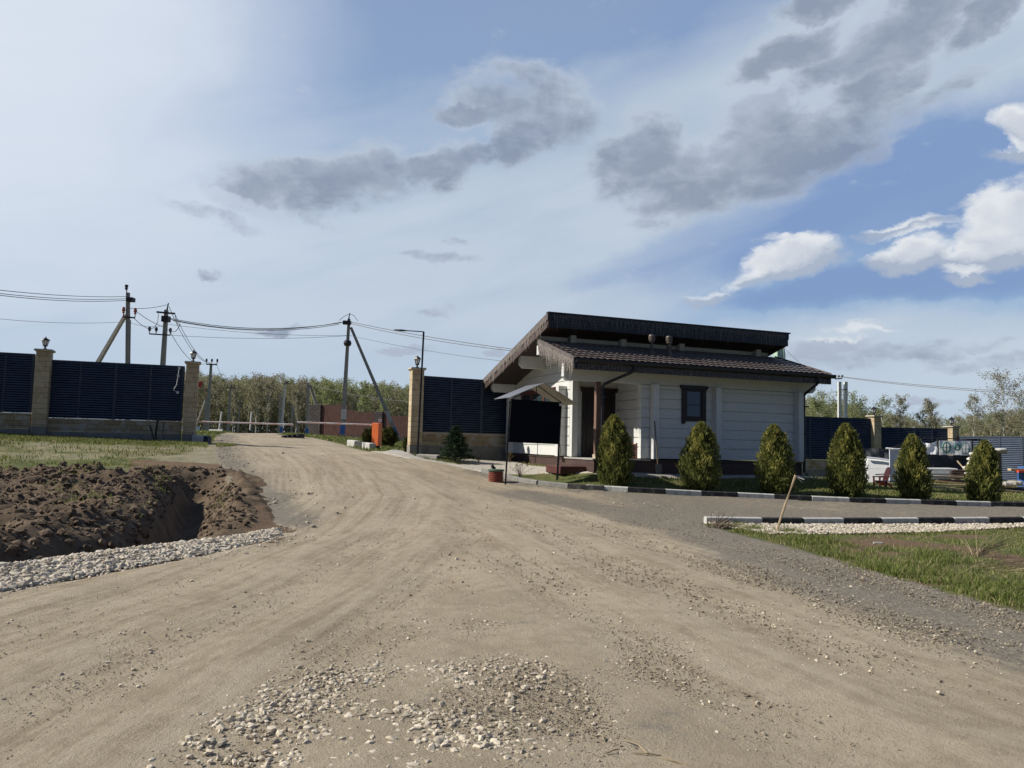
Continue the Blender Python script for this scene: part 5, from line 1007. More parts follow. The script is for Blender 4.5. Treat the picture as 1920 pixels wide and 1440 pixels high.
# dry straw bunch and dry stems on the verge
straw = mat('dry_straw', (.30, .24, .15), .85, .2, 8)
def sticks(name, label, cat, c, n, l0, l1, spread, aim, up, r=.004, m=straw, kind=None):
    m_ = MB(); z0 = float(H([c[0]], [c[1]])[0])
    for k in range(n):
        x = c[0]+random.gauss(0, spread); y = c[1]+random.gauss(0, spread); z = float(H([x], [y])[0]); d = Vector((aim[0]+random.gauss(0, .35), aim[1]+random.gauss(0, .35), up+random.gauss(0, .12))).normalized()*random.uniform(l0, l1); m_.tube([(x, y, z), (x+d.x*.5, y+d.y*.5, z+abs(d.z)*.55), (x+d.x, y+d.y, z+abs(d.z)*.9)], [r, r*.8, r*.4], 3, False)
    o = m_.build(name, m, None, (c[0], c[1], z0)); return tag(o, label, cat, None, kind)
sticks('dry_grass', 'bunch of dry straw stems leaning right on the near verge', 'dry grass', gt(1825, 1045), 34, .5, .95, .05, (.9, .3), .42); sticks('dry_grass', 'flattened dry straw lying below the leaning bunch on the verge', 'dry grass', gt(1850, 1068), 60, .5, 1.0, .3, (.9, -.15), .05, .003)
sticks('brush_pile', 'small pile of cut twigs at the left end of the near kerb', 'brush pile', gt(1345, 991), 60, .25, .5, .09, (.3, .1), .25, .008, mat('grey_twigs', (.17, .13, .10), .9, .3, 9))
for k, (px, py, ang, l) in enumerate(((1197, 1402, 1.9, .10), (1213, 1418, -.35, .07), (1150, 1412, .5, .05), (1262, 1432, -.8, .07), (1130, 1385, 1.6, .04))):
    c = atz(px, py, .015); m_ = MB(); m_.tube([(c[0]-math.cos(ang)*l, c[1]-math.sin(ang)*l, h0(c[0], c[1])+.022), (c[0], c[1], h0(c[0], c[1])+.03), (c[0]+math.cos(ang+.3)*l, c[1]+math.sin(ang+.3)*l, h0(c[0], c[1])+.022)], [.004, .0045, .003], 5); tag(m_.build('twig', straw, None, tuple(c)), ['longest pale twig lying upright in the photo near its bottom edge', 'pale twig touching the lower end of the longest one', 'short pale twig left of the longest one', 'pale twig at the very bottom photo edge', 'tiny straw bit above the short twig'][k], 'twig', 'pale twigs on the road')
# ---------------------------------------------------------------- trees
birch_b = mat('white_birch_bark', (.50, .49, .46), .8, .15, 3, .1, 20, dirt=((.08, .07, .06), 7, .6), stretch=(1, 1, 3)); twig_m = mat('birch_twigs', (.125, .105, .085), .9, .25, .4)
bl_m = leafmat('spring_birch_leaves', ((.24, .29, .12), (.33, .37, .16), (.34, .30, .20)), .85, .25, .5); bl2_m = leafmat('bare_crown_twigs', ((.28, .26, .19), (.32, .32, .19), (.28, .24, .19)), .85, .25, .4)
def tree_parts(h, r, seed, nl, lsz, trunk_r=.11, low=.28, limbs=26):
    g = random.Random(seed); mb = MB(); tw = MB(); pts = [Vector((0, 0, -.3))]; 
    for i in range(1, 7): pts.append(Vector((g.gauss(0, .10)*i*.35, g.gauss(0, .10)*i*.35, h*i/6*.97)))
    mb.tube(pts, [trunk_r*(1-i/6.6) for i in range(7)], 6); Cs = []; Ds = []
    def pt(t_): s = t_*6; i = min(int(s), 5); return pts[i].lerp(pts[i+1], s-i)
    for k in range(limbs):
        t_ = low+(1-low)*(k/limbs)**.9*.95; p = pt(t_); th = g.uniform(0, 6.28); l = r*math.sin(math.pi*min(1, (1-t_)*1.15+.12))**.6*g.uniform(.6, 1.1)*(.9 if t_ > .5 else 1.0)
        q = p+Vector((math.cos(th)*l*.6, math.sin(th)*l*.6, l*g.uniform(.5, .95))); e = q+Vector((math.cos(th)*l*.4, math.sin(th)*l*.4, l*g.uniform(.1, .5)))
        mb.tube([p, q, e], [trunk_r*.34*(1-t_*.6), trunk_r*.18, trunk_r*.07], 4, False)
        for j in range(6):
            c_ = (q.lerp(e, g.random()) if j % 2 else p.lerp(q, g.uniform(.4, 1))); dd_ = Vector((g.gauss(0, 1), g.gauss(0, 1), g.uniform(.1, 1.2))).normalized()*l*g.uniform(.25, .5)
            tw.tube([c_, c_+dd_], [.022, .010], 3, False)
            for q_ in range(max(1, nl//(limbs*6))): t2 = g.random(); w = c_+dd_*t2+Vector((g.gauss(0, .22), g.gauss(0, .22), g.gauss(-.12, .28)))*(.4+l*.28); Cs.append(tuple(w)); Ds.append((dd_.x, dd_.y, dd_.z-.6*l*.4))
    Cs = np.array(Cs); Ds = np.array(Ds); Ds /= np.linalg.norm(Ds, axis=1)[:, None]; n = len(Cs)
    V, Fq = leaves(Cs, Ds, RNG.uniform(.8, 1.5, n)*lsz, RNG.uniform(.3, .65, n)*lsz, .7)
    return mb, tw, V, Fq, n
def tree(px, top, Y, wpx, label, seed, leafy=True, group='birches standing out before the wood', zb=1.3, nl=1700, thick=.10, low=.25):
    a = at(px, 800, Y); top_z = at(px, top, Y)[2]; h = top_z-zb; r = wpx/2*Y/F; f = thing('birch_tree', label, 'birch', (a[0], a[1], zb), group); mb, tw, V, Fq, n = tree_parts(h, r, seed, nl, .20*Y/100, thick, low)
    o = mb.build('trunk', birch_b, None, smooth=True); o.parent = f; o = tw.build('twigs', twig_m, None); o.parent = f; npmesh('crown', V, Fq, bl_m if leafy else bl2_m, 4, f, rattr(n, RNG.random(n)*.7))
for i, a in enumerate([(480, 716, 118, 28, 'forked white birch left of the slim whitewashed pole, crown above the wood line', 3, 0), (501, 706, 120, 34, 'birch with the broad crown topping the wood left of centre', 4, 0), (556, 722, 112, 30, 'white stemmed birch between the whitewashed and blue footed poles', 5, 0), (437, 722, 125, 30, 'bare birch above the second T topped pole', 6, 0),
                       (590, 712, 116, 34, 'birch rising over the left end of the brown fence', 7, 1), (612, 716, 120, 26, 'pale green birch over the left part of the brown fence', 8, 1), (678, 714, 115, 32, 'pale green birch between the braced pole and its brace', 9, 1), (726, 722, 118, 30, 'rounded green birch crown right of the slanting brace', 10, 1),
                       (1690, 742, 96, 34, 'slender birch between the two right fence pillars', 12, 0), (1735, 748, 96, 36, 'forked birch before the wood above the banner', 13, 0), (1752, 756, 98, 24, 'thin birch just right of the forked one above the banner', 14, 0), (1825, 742, 92, 46, 'white birch with drooping crown left of the tallest one', 15, 0),
                       (1882, 703, 86, 80, 'tallest white birch near the right photo edge', 16, 0), (1925, 735, 88, 60, 'birch cut by the right photo edge', 17, 0), (1535, 745, 95, 60, 'leafy green tree just right of the gatehouse eaves', 18, 1), (1605, 748, 98, 54, 'leafy green tree right of the two white poles', 19, 1), (1570, 740, 104, 50, 'leafy green tree behind the two white poles', 20, 1), (1655, 748, 96, 46, 'bright leafy tree behind the fence pillar above the white tarp', 22, 1)]):
    tree(a[0], a[1], a[2], a[3], a[4], a[5]*31, bool(a[6]), nl=2400 if a[3] > 50 else 1500)
# the wood behind as one mass
protos = [tree_parts(10, 2.3, 100+s, 1500, .245, .10, .12, 18) for s in range(6)]
VV = [[], [], []]; FF = [[], [], []]; off = [0, 0, 0]; AT = []
def addm(i, V, Fq):
    VV[i].append(V); FF[i].append(Fq+off[i]); off[i] += len(V)
def mbnp(mb):
    q = [f for f in mb.f if len(f) == 4]; return np.array(mb.v), np.array(q)
PN = [(mbnp(p[0]), mbnp(p[1]), p[2], p[3], p[4]) for p in protos]
def wood(px0, px1, Y0, Y1, n, topf, leafmix):
    global AT
    for k in range(n):
        px = random.uniform(px0, px1); Y = random.uniform(Y0, Y1); a = at(px, 800, Y); tz = at(px, topf(px)+random.uniform(-5, 16), Y)[2]; h = max(3, tz-1.2); s = h/10; P = PN[random.randrange(6)]; th = random.uniform(0, 6.28); c, s_ = math.cos(th), math.sin(th); wd = random.uniform(.8, 1.25)
        M = np.array([[c*wd, -s_*wd, 0], [s_*wd, c*wd, 0], [0, 0, 1]])*s
        T = lambda V: V@M.T+np.array([a[0], a[1], 1.2])
        addm(0, T(P[0][0]), P[0][1]); addm(1, T(P[1][0]), P[1][1]); addm(2, T(P[2]), P[3]); lm = leafmix(px); AT.append(np.repeat(np.stack([RNG.random(P[4]), np.clip(RNG.random(P[4])*.5+(.45 if random.random() > lm else 0), 0, 1), np.zeros(P[4])], -1), 4, 0))
tl = lambda px: np.interp(px, [330, 420, 500, 600, 700, 780, 960, 1100], [700, 712, 712, 718, 724, 728, 735, 740]); tr_ = lambda px: np.interp(px, [1400, 1500, 1540, 1600, 1660, 1720, 1800, 1900, 2000], [745, 752, 755, 762, 775, 786, 784, 773, 763])
wood(300, 800, 128, 175, 210, tl, lambda p: .15 if p < 570 else .65); wood(800, 1060, 140, 160, 20, tl, lambda p: .7); wood(1440, 2050, 104, 150, 230, tr_, lambda p: .85 if p < 1660 else .35)
wood(-150, 300, 150, 180, 14, lambda p: 735, lambda p: .3)
V = np.concatenate(VV[2]); Fq = np.concatenate(FF[2]); tag(npmesh('wood_foliage', V, Fq, leafmat('wood_leaves', ((.26, .29, .13), (.35, .375, .175), (.30, .262, .195)), .85, .12, .45), 4, None, {'rnd': np.concatenate(AT)}), kind='stuff')
tag(npmesh('wood_trunks', np.concatenate(VV[0]), np.concatenate(FF[0]), mat('wood_bark', (.34, .32, .28), .9, .35, .5), 4), kind='stuff'); tag(npmesh('wood_twigs', np.concatenate(VV[1]), np.concatenate(FF[1]), twig_m, 4), kind='stuff')
# undergrowth closing the foot of the wood
def under(px0, px1, Y0, Y1, n, topf):
    px = RNG.uniform(px0, px1, n); Y = RNG.uniform(Y0, Y1, n); Cs = []
    for p, y in zip(px, Y):
        a = at(p, 800, y); tz = at(p, topf(p), y)[2]; Cs.append((a[0], a[1], 1.0+(tz-2.5)*random.random()**1.3*.8))
    return np.array(Cs)
C = np.concatenate([under(300, 1000, 130, 170, 34000, tl), under(1440, 2050, 106, 150, 34000, tr_)]); n = len(C); V, Fq = leaves(C, RNG.normal(0, 1, C.shape)*[.5, .5, 1], RNG.uniform(.4, 1.0, n), RNG.uniform(.12, .3, n), .3)
tag(npmesh('undergrowth', V, Fq, leafmat('thicket', ((.19, .19, .115), (.26, .25, .15), (.25, .21, .155)), .9, .1, .2), 4, None, rattr(n, RNG.random(n)*.8)), kind='stuff')
# ---------------------------------------------------------------- notice board
a = at(948, 884, 22.1); b = at(1044.5, 886, 22.7); za = h0(a[0], a[1]); zb = h0(b[0], b[1]); nbd = thing('notice_board', 'blank black notice board on two posts under a small gabled sheet roof', 'notice board', (a[0], a[1], za))
d = Vector((b[0]-a[0], b[1]-a[1], 0)); W_ = d.length; d.normalize(); n = Vector((d.y, -d.x, 0)); A = Vector((a[0], a[1], 0))
def PB(s, o, z): q = A+d*s+n*o; return (q.x, q.y, z)
def zat(px, py): return float(at(px, py, 22.4)[2])
post = mat('black_tube', (.014, .014, .016), .7, .2, 20, dirt=((.16, .13, .10), 12, .5)); boardm = mat('matt_black_board', (.004, .006, .013), .8, .15, 4, spec=.08)
lean = .10
for s, z in ((0, za), (W_, zb)):
    m_ = MB(); m_.tube([PB(s, 0, z-.1), PB(s+lean*.9, 0, zat(950, 752))], .035, 4); m_.build('post', post, nbd)
zt, zbm = zat(1000, 752), zat(1000, 832); s0 = lean*.35; 
m_ = MB(); dz = -.02; q = [(lean*.35+.03, zbm+.03), (W_+lean*.35-.03, zbm-.0), (W_+lean*.9-.02, zt-.0), (lean*.9+.03, zt+.03)]
m_.add([PB(s, .045, z) for s, z in q]+[PB(s, .015, z) for s, z in q], BF); m_.build('board', boardm, nbd)
m_ = MB(); ap = (W_*.5+lean, zat(1012, 720)); m_.tube([PB(W_*.5+lean*.9, 0, zt-.1), PB(ap[0], 0, ap[1]-.03)], .018, 4); m_.tube([PB(lean, 0, zt), PB(ap[0], 0, ap[1]-.03)], .016, 4); m_.tube([PB(W_+lean, 0, zt-.01), PB(ap[0], 0, ap[1]-.03)], .016, 4); m_.build('roof_frame', post, nbd)
galv = mat('galvanised_sheet', (.25, .25, .26), .38, .1, 4, metal=.55); under_m = mat('sheet_underside', (.36, .34, .29), .6, .1)
for (s1, z1, nm) in ((lean-.22, zat(941, 747), 'l'), (W_+lean+.26, zat(1063, 757), 'r')):
    m_ = MB(); f_ = [PB(ap[0], .55, ap[1]), PB(s1, .55, z1), PB(s1, -.75, z1), PB(ap[0], -.75, ap[1])]; m_.add(f_+[(x, y, z-.012) for x, y, z in f_], [(0, 1, 2, 3), (0, 4, 5, 1), (1, 5, 6, 2), (2, 6, 7, 3), (3, 7, 4, 0)], 0); m_.add([(x, y, z-.0125) for x, y, z in f_], [(3, 2, 1, 0)], 1); m_.build('roof_sheet', [galv, under_m], nbd)
m_ = MB(); c = PB(W_+.06, .06, zt-.07); m_.box((c[0]-.05, c[1]-.02, c[2]-.045), (c[0]+.04, c[1]+.02, c[2]+.03)); m_.build('label_tag', whitew, nbd)
m_ = MB(); m_.tube([PB(W_+.03, .04, zb+1.15), PB(W_+.08, .05, zb+.9), PB(W_+.03, .05, zb+.5), PB(W_+.02, .04, zb+.03)], .009, 5); m_.build('cable', blackp, nbd)
# corrugated drum
c = at(930, 888, 22.7); z = h0(c[0], c[1])-.02; dr = thing('drain_riser', 'short ribbed orange drain riser with a green lid by the notice board', 'drain riser', (c[0], c[1], z)); prof = []
for k in range(5): prof += [(.205, .03+.058*k), (.225, .04+.058*k), (.225, .062+.058*k), (.205, .072+.058*k)]
m_ = MB(); m_.lathe((c[0], c[1], z), [(.205, -.2)]+prof+[(.205, .33)], 28); m_.build('ribbed_body', mat('orange_plastic', (.22, .050, .028), .55, .15, 8, dirt=((.10, .06, .04), 9, .7)), dr)
m_ = MB(); m_.lathe((c[0], c[1], z), [(.235, .331), (.245, .345), (.245, .375), (.225, .39), (.0, .40)], 28); m_.build('lid', mat('green_plastic', (.07, .12, .085), .5, .1), dr)
m_ = MB(); m_.tube([(c[0]-.13, c[1], z+.53), (c[0]-.10, c[1], z+.45), (c[0]-.02, c[1], z+.405)], [.04, .05, .035], 6); tag(m_.build('work_glove', blackp, None, (c[0]-.1, c[1], z+.40), smooth=True), 'crumpled black glove lying on the green drain lid', 'glove')
# stake on the near verge
a = gt(1452, 1000); a = (float(a[0]), float(a[1])); za = h0(*a); Ya = a[1]; tp = at(1492, 891, Ya-.1)
stk = thing('wooden_stake', 'pale wooden stake leaning right on the gravel with splinters at its tip', 'stake', (a[0], a[1], za)); m_ = MB(); m_.tube([(a[0], a[1], za-.1), tuple((np.array([a[0], a[1], za])+tp)/2+[.005, 0, 0]), tuple(tp)], [.024, .022, .026], 6); m_.build('shaft', mat('raw_pale_wood', (.40, .31, .20), .8, .18, 12, .2, 40, stretch=(4, 4, .6)), stk)
m_ = MB(); T_p = Vector(tuple(tp)); m_.tube([T_p+Vector((0, 0, -.02)), tuple(at(1508, 899, Ya-.15))], [.014, .012], 4); m_.tube([T_p+Vector((.01, 0, -.03)), tuple(at(1505, 905, Ya-.1))], [.012, .006], 4); m_.tube([T_p+Vector((0, 0, -.01)), tuple(at(1500, 893, Ya-.1))], [.010, .006], 4); m_.build('splinters', mat('white_wood_split', (.62, .60, .55), .7), stk)
a = gt(1645, 1021); m_ = MB(); m_.obox((a[0]-.07, a[1]), (1, -.2), .15, .07, a[2]-.02, a[2]+.045); tag(m_.build('broken_block', concrete, None, tuple(a), bevel=.01), 'small grey block lying in the verge grass', 'block')
# ---------------------------------------------------------------- building materials behind the thujas
GZB = lambda px, Y: h0(*at(px, 900, Y)[:2])
def quadsheet(name, label, cat, pts, m, th=.02, group=None, nx=10, nz=6, sag=.0, wav=.02):
    P = [at(*p) for p in pts]; m_ = MB(); vs = []   # tl, tr, br, bl
    for j in range(nz+1):
        for i in range(nx+1):
            u = i/nx; v = j/nz; q = (P[0]*(1-u)+P[1]*u)*(1-v)+(P[3]*(1-u)+P[2]*u)*v; q = q+np.array([0, wav*math.sin(9*u+5*v+len(name))+wav*.6*math.sin(21*u-3*v), -sag*4*u*(1-u)*(1-v)]); vs.append(q)
    n_ = len(vs); vs += [q+np.array([0, th, 0]) for q in vs]; fs = []; w = nx+1
    for j in range(nz):
        for i in range(nx): a_ = j*w+i; fs += [(a_, a_+w, a_+w+1, a_+1), (n_+a_, n_+a_+1, n_+a_+w+1, n_+a_+w)]
    for i in range(nx): fs += [(i, i+1, n_+i+1, n_+i), (nz*w+i, n_+nz*w+i, n_+nz*w+i+1, nz*w+i+1)]
    for j in range(nz): fs += [(j*w, n_+j*w, n_+(j+1)*w, (j+1)*w), (j*w+nx, (j+1)*w+nx, n_+(j+1)*w+nx, n_+j*w+nx)]
    m_.add(vs, fs); o = m_.build(name, m, None, tuple(P[3])); return tag(o, label, cat, group) if label else o
tarp_w = mat('white_tarp', (.82, .83, .85), .5, .05, 3, .25, 6); tarp_b = mat('shade_tinted_white', (.55, .58, .66), .6, .05, 3, .2, 6); net_d = mat('dark_shade_cloth', (.032, .036, .045), .75, .2, 3, .3, 12); timber = mat('fresh_timber', (.55, .42, .24), .7, .12, 6, stretch=(1, 1, 5)); steelsh = mat('pale_sheet_metal', (.55, .60, .60), .4, .08, 3, metal=.3)  # bluish tint of the white standing sheet puts its shade into the colour
quadsheet('shade_cloth', 'dark shade cloth stretched left of the white standing sheet', 'shade cloth', ((1612, 840, 31.5), (1669, 842, 31.5), (1669, 864, 31.3), (1618, 860, 31.3)), net_d, .01, wav=.04)
# tarp covered stack
g = GZB(1645, 31); p = thing('tarp_covered_stack', 'low stack wrapped in bright white tarpaulin behind the red chair', 'covered stack', tuple(at(1625, 907, 31)))
P = [at(1624, 858, 31.2), at(1670, 864, 30.8), at(1670, 907, 30.8), at(1624, 907, 31.2)]; m_ = MB(); bk = [q+np.array([.5, 1.2, 0]) for q in P]; m_.add([tuple(q) for q in P]+[tuple(q) for q in bk], BF); m_.build('wrapped_body', tarp_w, p, bevel=.06)
m_ = MB(); m_.tube([tuple(at(1624, 857.5, 31.1)), tuple(at(1648, 860, 30.9)), tuple(at(1670, 863.5, 30.7))], .035, 6); m_.tube([tuple(at(1627, 878.5, 31.05)), tuple(at(1668, 879, 30.72))], .012, 5); m_.build('folded_edge', tarp_b, p)
m_ = MB(); P = [at(1668.5, 841, 30.3), at(1700, 842, 30.3), at(1700, 904, 30.3), at(1668.5, 904, 30.3)]; m_.add([tuple(q) for q in P]+[tuple(q+np.array([0, .06, 0])) for q in P], BF); stt = m_.build('standing_sheet', tarp_b, None, tuple(P[3])); tag(stt, 'upright white board with a bluish shade tint left of the second thuja from the right', 'board')
m_ = MB(); m_.tube([tuple(at(1661, 840.5, 30.28)), tuple(at(1676, 842, 30.2)), tuple(at(1700, 842.5, 30.28))], .035, 6); tag(m_.build('rolled_film', tarp_w, None, tuple(at(1661, 840, 30.28))), 'rolled white film lying on the upright white board', 'film roll')
# banner rig
rig = thing('banner_frame', 'dark frame carrying a white banner with green ring marks above dark cloth', 'banner frame', tuple(at(1758, 905, 31.0)))
m_ = MB(); m_.tube([tuple(at(1668, 842, 31)), tuple(at(1725, 820, 31)), tuple(at(1850, 825.5, 30.8))], .03, 4); m_.tube([tuple(at(1758.5, 822, 30.9)), tuple(at(1758.5, 905, 31))], .03, 4); m_.tube([tuple(at(1823, 825, 30.9)), tuple(at(1823, 905, 31))], .03, 4); m_.tube([tuple(at(1725, 822, 31)), tuple(at(1725, 905, 31.1))], .03, 4); m_.build('frame', post, rig)
def part_sheet(name, pts, m, **k): o = quadsheet(name, None, None, pts, m, **k); wm = o.location.copy(); o.parent = rig; o.location = wm-rig.location; return o
ban = part_sheet('banner', ((1761, 826, 30.8), (1819, 827.5, 30.75), (1821, 853, 30.7), (1761, 853, 30.75)), mat('white_banner', (.78, .80, .82), .6, .05), th=.012, wav=.01)
part_sheet('white_cloth', ((1722, 824, 30.9), (1757, 827, 30.85), (1757, 852, 30.8), (1722, 852, 30.85)), mat('hanging_white_cloth', (.68, .70, .74), .7, .1), th=.012, sag=.12, wav=.03)
part_sheet('lower_cloth', ((1725, 853.5, 30.9), (1826, 854, 30.8), (1826, 884, 30.8), (1725, 884, 30.9)), net_d, th=.012, wav=.03)
greenp = mat('green_spray_paint', (.02, .20, .13), .7); Yb = 30.66; m_ = MB()
def ring(cx, cy, rx_, ry_, w): m_.tube([tuple(at(cx+rx_*math.cos(k*math.pi/10), cy+ry_*math.sin(k*math.pi/10), Yb)) for k in range(21)], w, 4, False)
def strk(a_, b_, w): m_.tube([tuple(at(*a_, Yb)), tuple(at(*b_, Yb))], w, 4)
ring(1775, 839, 7.2, 9.5, .024); strk((1775, 828), (1775, 850.5), .02); strk((1763, 838.5), (1784, 838.5), .02); strk((1763, 834.5), (1763, 842.5), .012)
ring(1795.5, 839, 4.6, 5.4, .028)
ring(1811, 840.5, 7.6, 10.5, .012); strk((1811, 829.5), (1811, 852), .014); strk((1803, 842), (1820, 842), .014)
mk = m_.build('green_marks', greenp, None, tuple(at(1775, 850, Yb))); mk.parent = ban; mk.location = mk.location-rig.location-ban.location
# sheet stack, timber
shs = thing('sheet_stack', 'stack of pale sheets on dark spacers between the last two thujas', 'sheet stack', tuple(at(1735, 898, 29.5)))
for k in range(7):
    m_ = MB(); x0 = 1733+random.uniform(-3, 3); x1 = 1796+random.uniform(-8, 4) if k else 1794; yb = 897-k*2.9; P = [at(x0, yb-1.6, 29.5), at(x1, yb-1.2, 29.3), at(x1, yb+.9, 29.3), at(x0, yb+.6, 29.5)]; m_.add([tuple(q) for q in P]+[tuple(q+np.array([.15, .9, 0])) for q in P], BF); m_.build('sheet', steelsh if k % 2 else tarp_w, shs)
dk = mat('dark_brown_profile', (.05, .032, .028), .5, .2)
dps = thing('metal_profile_stack', 'dark brown metal profiles stacked right of the pale sheets', 'metal profiles', tuple(at(1787, 898, 29.0)))
for k in range(5):
    m_ = MB(); yb = 898-k*3.6; x0 = 1786+random.uniform(-2, 3); P = [at(x0, yb-2.6, 29.1), at(1822, yb-2.2, 28.9), at(1822, yb, 28.9), at(x0, yb-.2, 29.1)]; m_.add([tuple(q) for q in P]+[tuple(q+np.array([.1, .7, 0])) for q in P], BF); m_.build('profile', dk, dps)
for (pts, lab, mt) in ((((1741, 893.5), (1826, 895), 3.6, 28.8), 'uppermost fresh timber beam beneath the sheet stack', timber), (((1760, 901.5), (1830, 904.5), 6.5, 28.6), 'dark stained beam lying on the fresh timber stack', dk), (((1742, 900.5), (1830, 909), 2.6, 28.4), 'middle fresh timber beam of the stack', timber), (((1744, 908.5), (1842, 912), 3.4, 28.2), 'fresh timber beam near the grass under the stack', timber), (((1752, 913.5), (1826, 919.5), 3.2, 27.8), 'lowest timber beam slanting into the grass', timber), (((1870, 918.5), (1960, 926), 3.2, 26.8), 'fresh timber beam in the grass right of the last thuja', timber), (((1880, 925), (1960, 929), 2.4, 26.2), 'second beam before the one right of the last thuja', timber)):
    a, b, w, Y = pts; P = [at(a[0], a[1]-w/2, Y), at(b[0], b[1]-w/2, Y), at(b[0], b[1]+w/2, Y), at(a[0], a[1]+w/2, Y)]; m_ = MB(); m_.add([tuple(q) for q in P]+[tuple(q+np.array([.02, .16, 0])) for q in P], BF); tag(m_.build('timber_beam', mt, None, tuple(P[3]), bevel=.004), lab, 'beam', 'beams stacked behind the lawn')
# white sacks near the last thuja
def sack(c, l, h, w, seed):
    g = random.Random(seed); m_ = MB(); vs = []; nu, nv_ = 10, 8
    for j in range(nv_+1):
        ph = -math.pi/2+math.pi*j/nv_
        for i in range(nu):
            th = 2*math.pi*i/nu; k = 1+.12*math.sin(3*th+seed)+.08*math.sin(5*ph+seed*2); sg = lambda v: math.copysign(abs(v)**.7, v)
            vs.append((c[0]+l*sg(math.cos(ph)*math.cos(th))*k, c[1]+w*sg(math.cos(ph)*math.sin(th)), c[2]+h*sg(math.sin(ph))*k))
    m_.add(vs, [(j*nu+i, j*nu+(i+1) % nu, (j+1)*nu+(i+1) % nu, (j+1)*nu+i) for j in range(nv_) for i in range(nu)]); return m_
slabs = ['top', 'second', 'third', 'fourth', 'fifth', 'lowest']
for k in range(6):
    c = at(1836+random.uniform(-5, 3), 852+k*9.0, 28.8); m_ = sack(c, .5-.03*(5-k), .105, .35, k+3); tag(m_.build('sack', mat('white_sack', (.62, .61, .56), .7, .12, 5, .3, 12) if 'white_sack' not in MATS else MATS['white_sack'], None, tuple(c), smooth=True), f'{slabs[k]} white sack in the tall pile behind the rightmost thuja', 'sack', 'white sacks piled behind the last thuja')
c = at(1876, 843.5, 28.9); m_ = sack(c, .22, .06, .2, 9); tag(m_.build('sack', MATS['white_sack'], None, tuple(c), smooth=True), 'small white bag perched right beside the top of the last thuja', 'sack')
m_ = MB(); m_.box(tuple(at(1846, 849, 29.0)), tuple(at(1880, 843.5, 29.25))); m_2 = m_.build('pallet_board', timber, None, tuple(at(1846, 849, 29.0))); tag(m_2, 'board under the small white bag', 'board')
m_ = MB(); m_.box(tuple(at(1872, 848, 29.05)), tuple(at(1876, 918, 29.12))); tag(m_.build('wooden_prop', MATS['old_wood'], None, tuple(at(1872, 918, 29.05))), 'thin upright prop under the small white bag board', 'prop')
m_ = MB(); m_.tube([tuple(at(1795, 864, 29.6)), tuple(at(1812, 884, 29.3))], .03, 4); tag(m_.build('leaning_batten', MATS['raw_pale_wood'], None, tuple(at(1812, 884, 29.3))), 'short pale batten leaning over the dark profiles', 'batten')
# red garden chair
rp = mat('red_plastic', (.80, .11, .045), .35, .05); c = at(1656, 908, 28.6); zc = h0(c[0], c[1]); ch = thing('garden_chair', 'red plastic lounge chair before the white tarp stack', 'chair', (c[0], c[1], zc)); sc = .76
def CB(x, y, z): return (c[0]+x*sc, c[1]+y*sc, zc+z*sc)
m_ = MB(); q = [(-.36, .34), (-.30, .40), (.10, .30), (.12, .24), (-.30, .30), (-.33, .27)]
def prism_x(mb, poly, y0, y1): n_ = len(poly); mb.add([CB(x, y0, z) for x, z in poly]+[CB(x, y1, z) for x, z in poly], [tuple(range(n_)), tuple(range(2*n_-1, n_-1, -1))]+[(i, i+n_, (i+1) % n_+n_, (i+1) % n_) for i in range(n_)])
prism_x(m_, [(-.38, .36), (.12, .26), (.12, .31), (-.36, .42)], -.25, .25); m_.build('seat', rp, ch, bevel=.015)
m_ = MB(); fan = [(-.24, .30), (-.27, .75), (-.20, .98), (-.08, 1.06), (.08, 1.06), (.20, .98), (.27, .75), (.24, .30)]; tlt = lambda z: .05+.28*(z-.3)
m_.add([CB(tlt(z), y, z) for y, z in fan]+[CB(tlt(z)+.04, y, z) for y, z in fan], [tuple(range(8)), tuple(range(15, 7, -1))]+[(i, i+8, (i+1) % 8+8, (i+1) % 8) for i in range(8)]); bo = m_.build('backrest', rp, ch, bevel=.01)
for y in (-.31, .31):
    m_ = MB(); prism_x(m_, [(-.36, .55), (.34, .60), (.34, .635), (-.36, .60)], y-.06, y+.06); m_.build('armrest', rp, ch, bevel=.008)
    m_ = MB(); prism_x(m_, [(-.34, 0), (-.26, 0), (-.27, .55), (-.35, .55)], y-.02, y+.02); m_.build('front_leg', rp, ch, bevel=.006)
    m_ = MB(); prism_x(m_, [(.36, 0), (.44, 0), (.10, .33), (-.24, .38), (-.24, .28), (.06, .22)], y-.02, y+.02); m_.build('rear_leg', rp, ch, bevel=.006)
c = at(1664, 905, 26.5); zc = at(1664, 903, 26.5)[2]; tb = thing('low_table', 'small low plank table on one leg before the red chair', 'table', (c[0], c[1], h0(c[0], c[1]))); m_ = MB(); m_.box((c[0]-.28, c[1]-.15, zc), (c[0]+.28, c[1]+.15, zc+.03)); m_.build('top', MATS['old_wood'], tb); m_ = MB(); m_.tube([(c[0]-.04, c[1], h0(c[0], c[1])), (c[0]-.04, c[1], zc)], .025, 6); m_.build('leg', iron, tb)
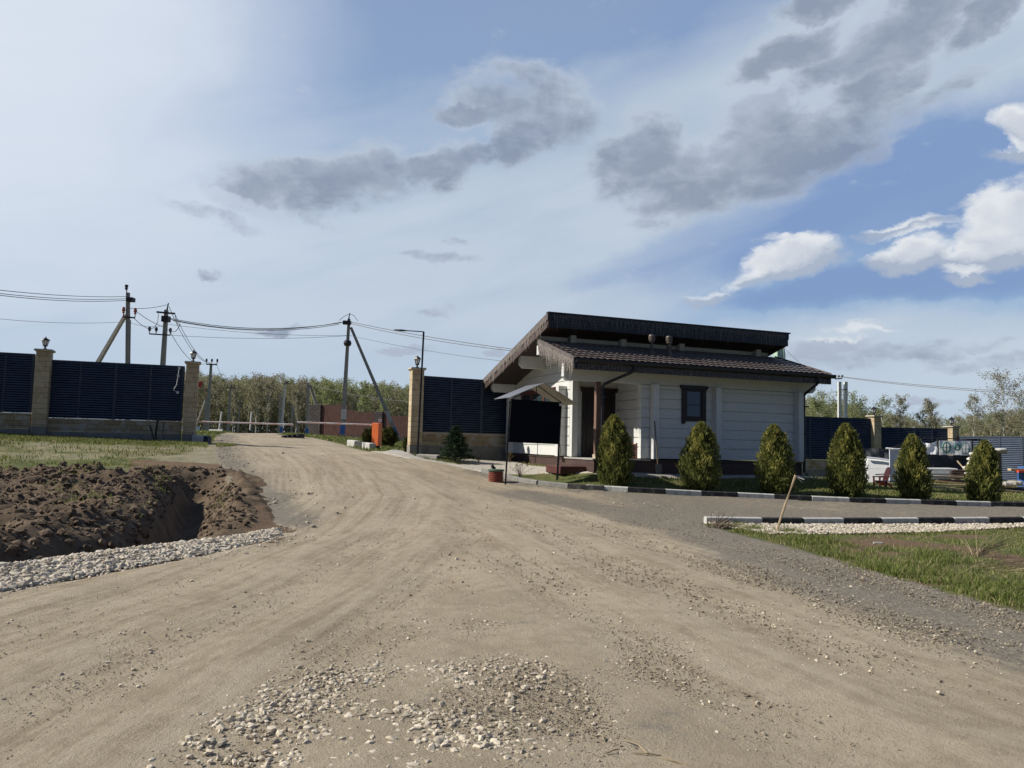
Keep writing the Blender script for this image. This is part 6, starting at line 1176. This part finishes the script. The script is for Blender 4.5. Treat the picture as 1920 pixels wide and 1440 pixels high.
# heap at the right edge
c = at(1925, 890, 27.6); z = h0(c[0], c[1]); bl_ = thing('blue_barrel', 'blue plastic barrel cut by the right photo edge', 'barrel', (c[0], c[1], z)); m_ = MB(); m_.lathe((c[0], c[1], z), [(.24, 0), (.28, .05), (.29, .3), (.28, .32), (.29, .34), (.29, .62), (.28, .64), (.29, .66), (.28, .88), (.22, .92)], 20); m_.build('body', mat('blue_plastic', (.04, .12, .30), .4, .1), bl_, smooth=False)
m_ = MB(); m_.box(tuple(at(1896, 882.5, 27.4)), tuple(at(1945, 879.5, 27.6))); tag(m_.build('plank', timber, None, tuple(at(1896, 882, 27.4))), 'plank lying over the blue barrel', 'plank'); m_ = MB(); m_.box(tuple(at(1910, 886, 27.3)), tuple(at(1945, 882.8, 27.5))); tag(m_.build('red_batten', rp, None, tuple(at(1910, 886, 27.3))), 'red batten below the plank on the blue barrel', 'batten')
rb = mat('pale_debris', (.42, .40, .36), .8, .3, 6)
for k, (px, py, lab) in enumerate(((1884, 908, 'pale crumpled sheet left in the heap by the right edge'), (1902, 906, 'pale crumpled sheet right in the heap by the right edge'))):
    c = at(px, py, 27.2); m_ = sack(c, .22, .09, .25, 20+k); tag(m_.build('crumpled_sheet', rb, None, tuple(c)), lab, 'crumpled sheet')
m_ = MB(); q = at(1905, 913, 27.0)
for k in range(7): x = random.uniform(1876, 1925); y = random.uniform(901, 915); m_.tube([tuple(at(x-12, y+random.uniform(-4, 4), 27.0)), tuple(at(x+12, y+random.uniform(-5, 5), 27.3))], .02, 4)
tag(m_.build('scrap_wood', timber, None, tuple(q)), 'loose scrap battens heaped by the right photo edge', 'scrap wood')
c = at(1900, 915, 27.4); m_ = MB(); z = h0(c[0], c[1]); m_.add([(c[0]+x, c[1]+y, z+zz) for x, y, zz in ((-.75, -.3, -.05), (.8, -.3, -.05), (.8, .6, -.05), (-.75, .6, -.05), (-.4, .0, .16), (.5, .0, .20), (.5, .3, .2), (-.4, .3, .16))], BF); tag(m_.build('dark_heap', net_d, None, (c[0], c[1], z), bevel=.05), 'low heap covered by dark cloth under the scrap battens', 'covered heap')
for o in bpy.data.objects:
    if '_base' in o: del o['_base']
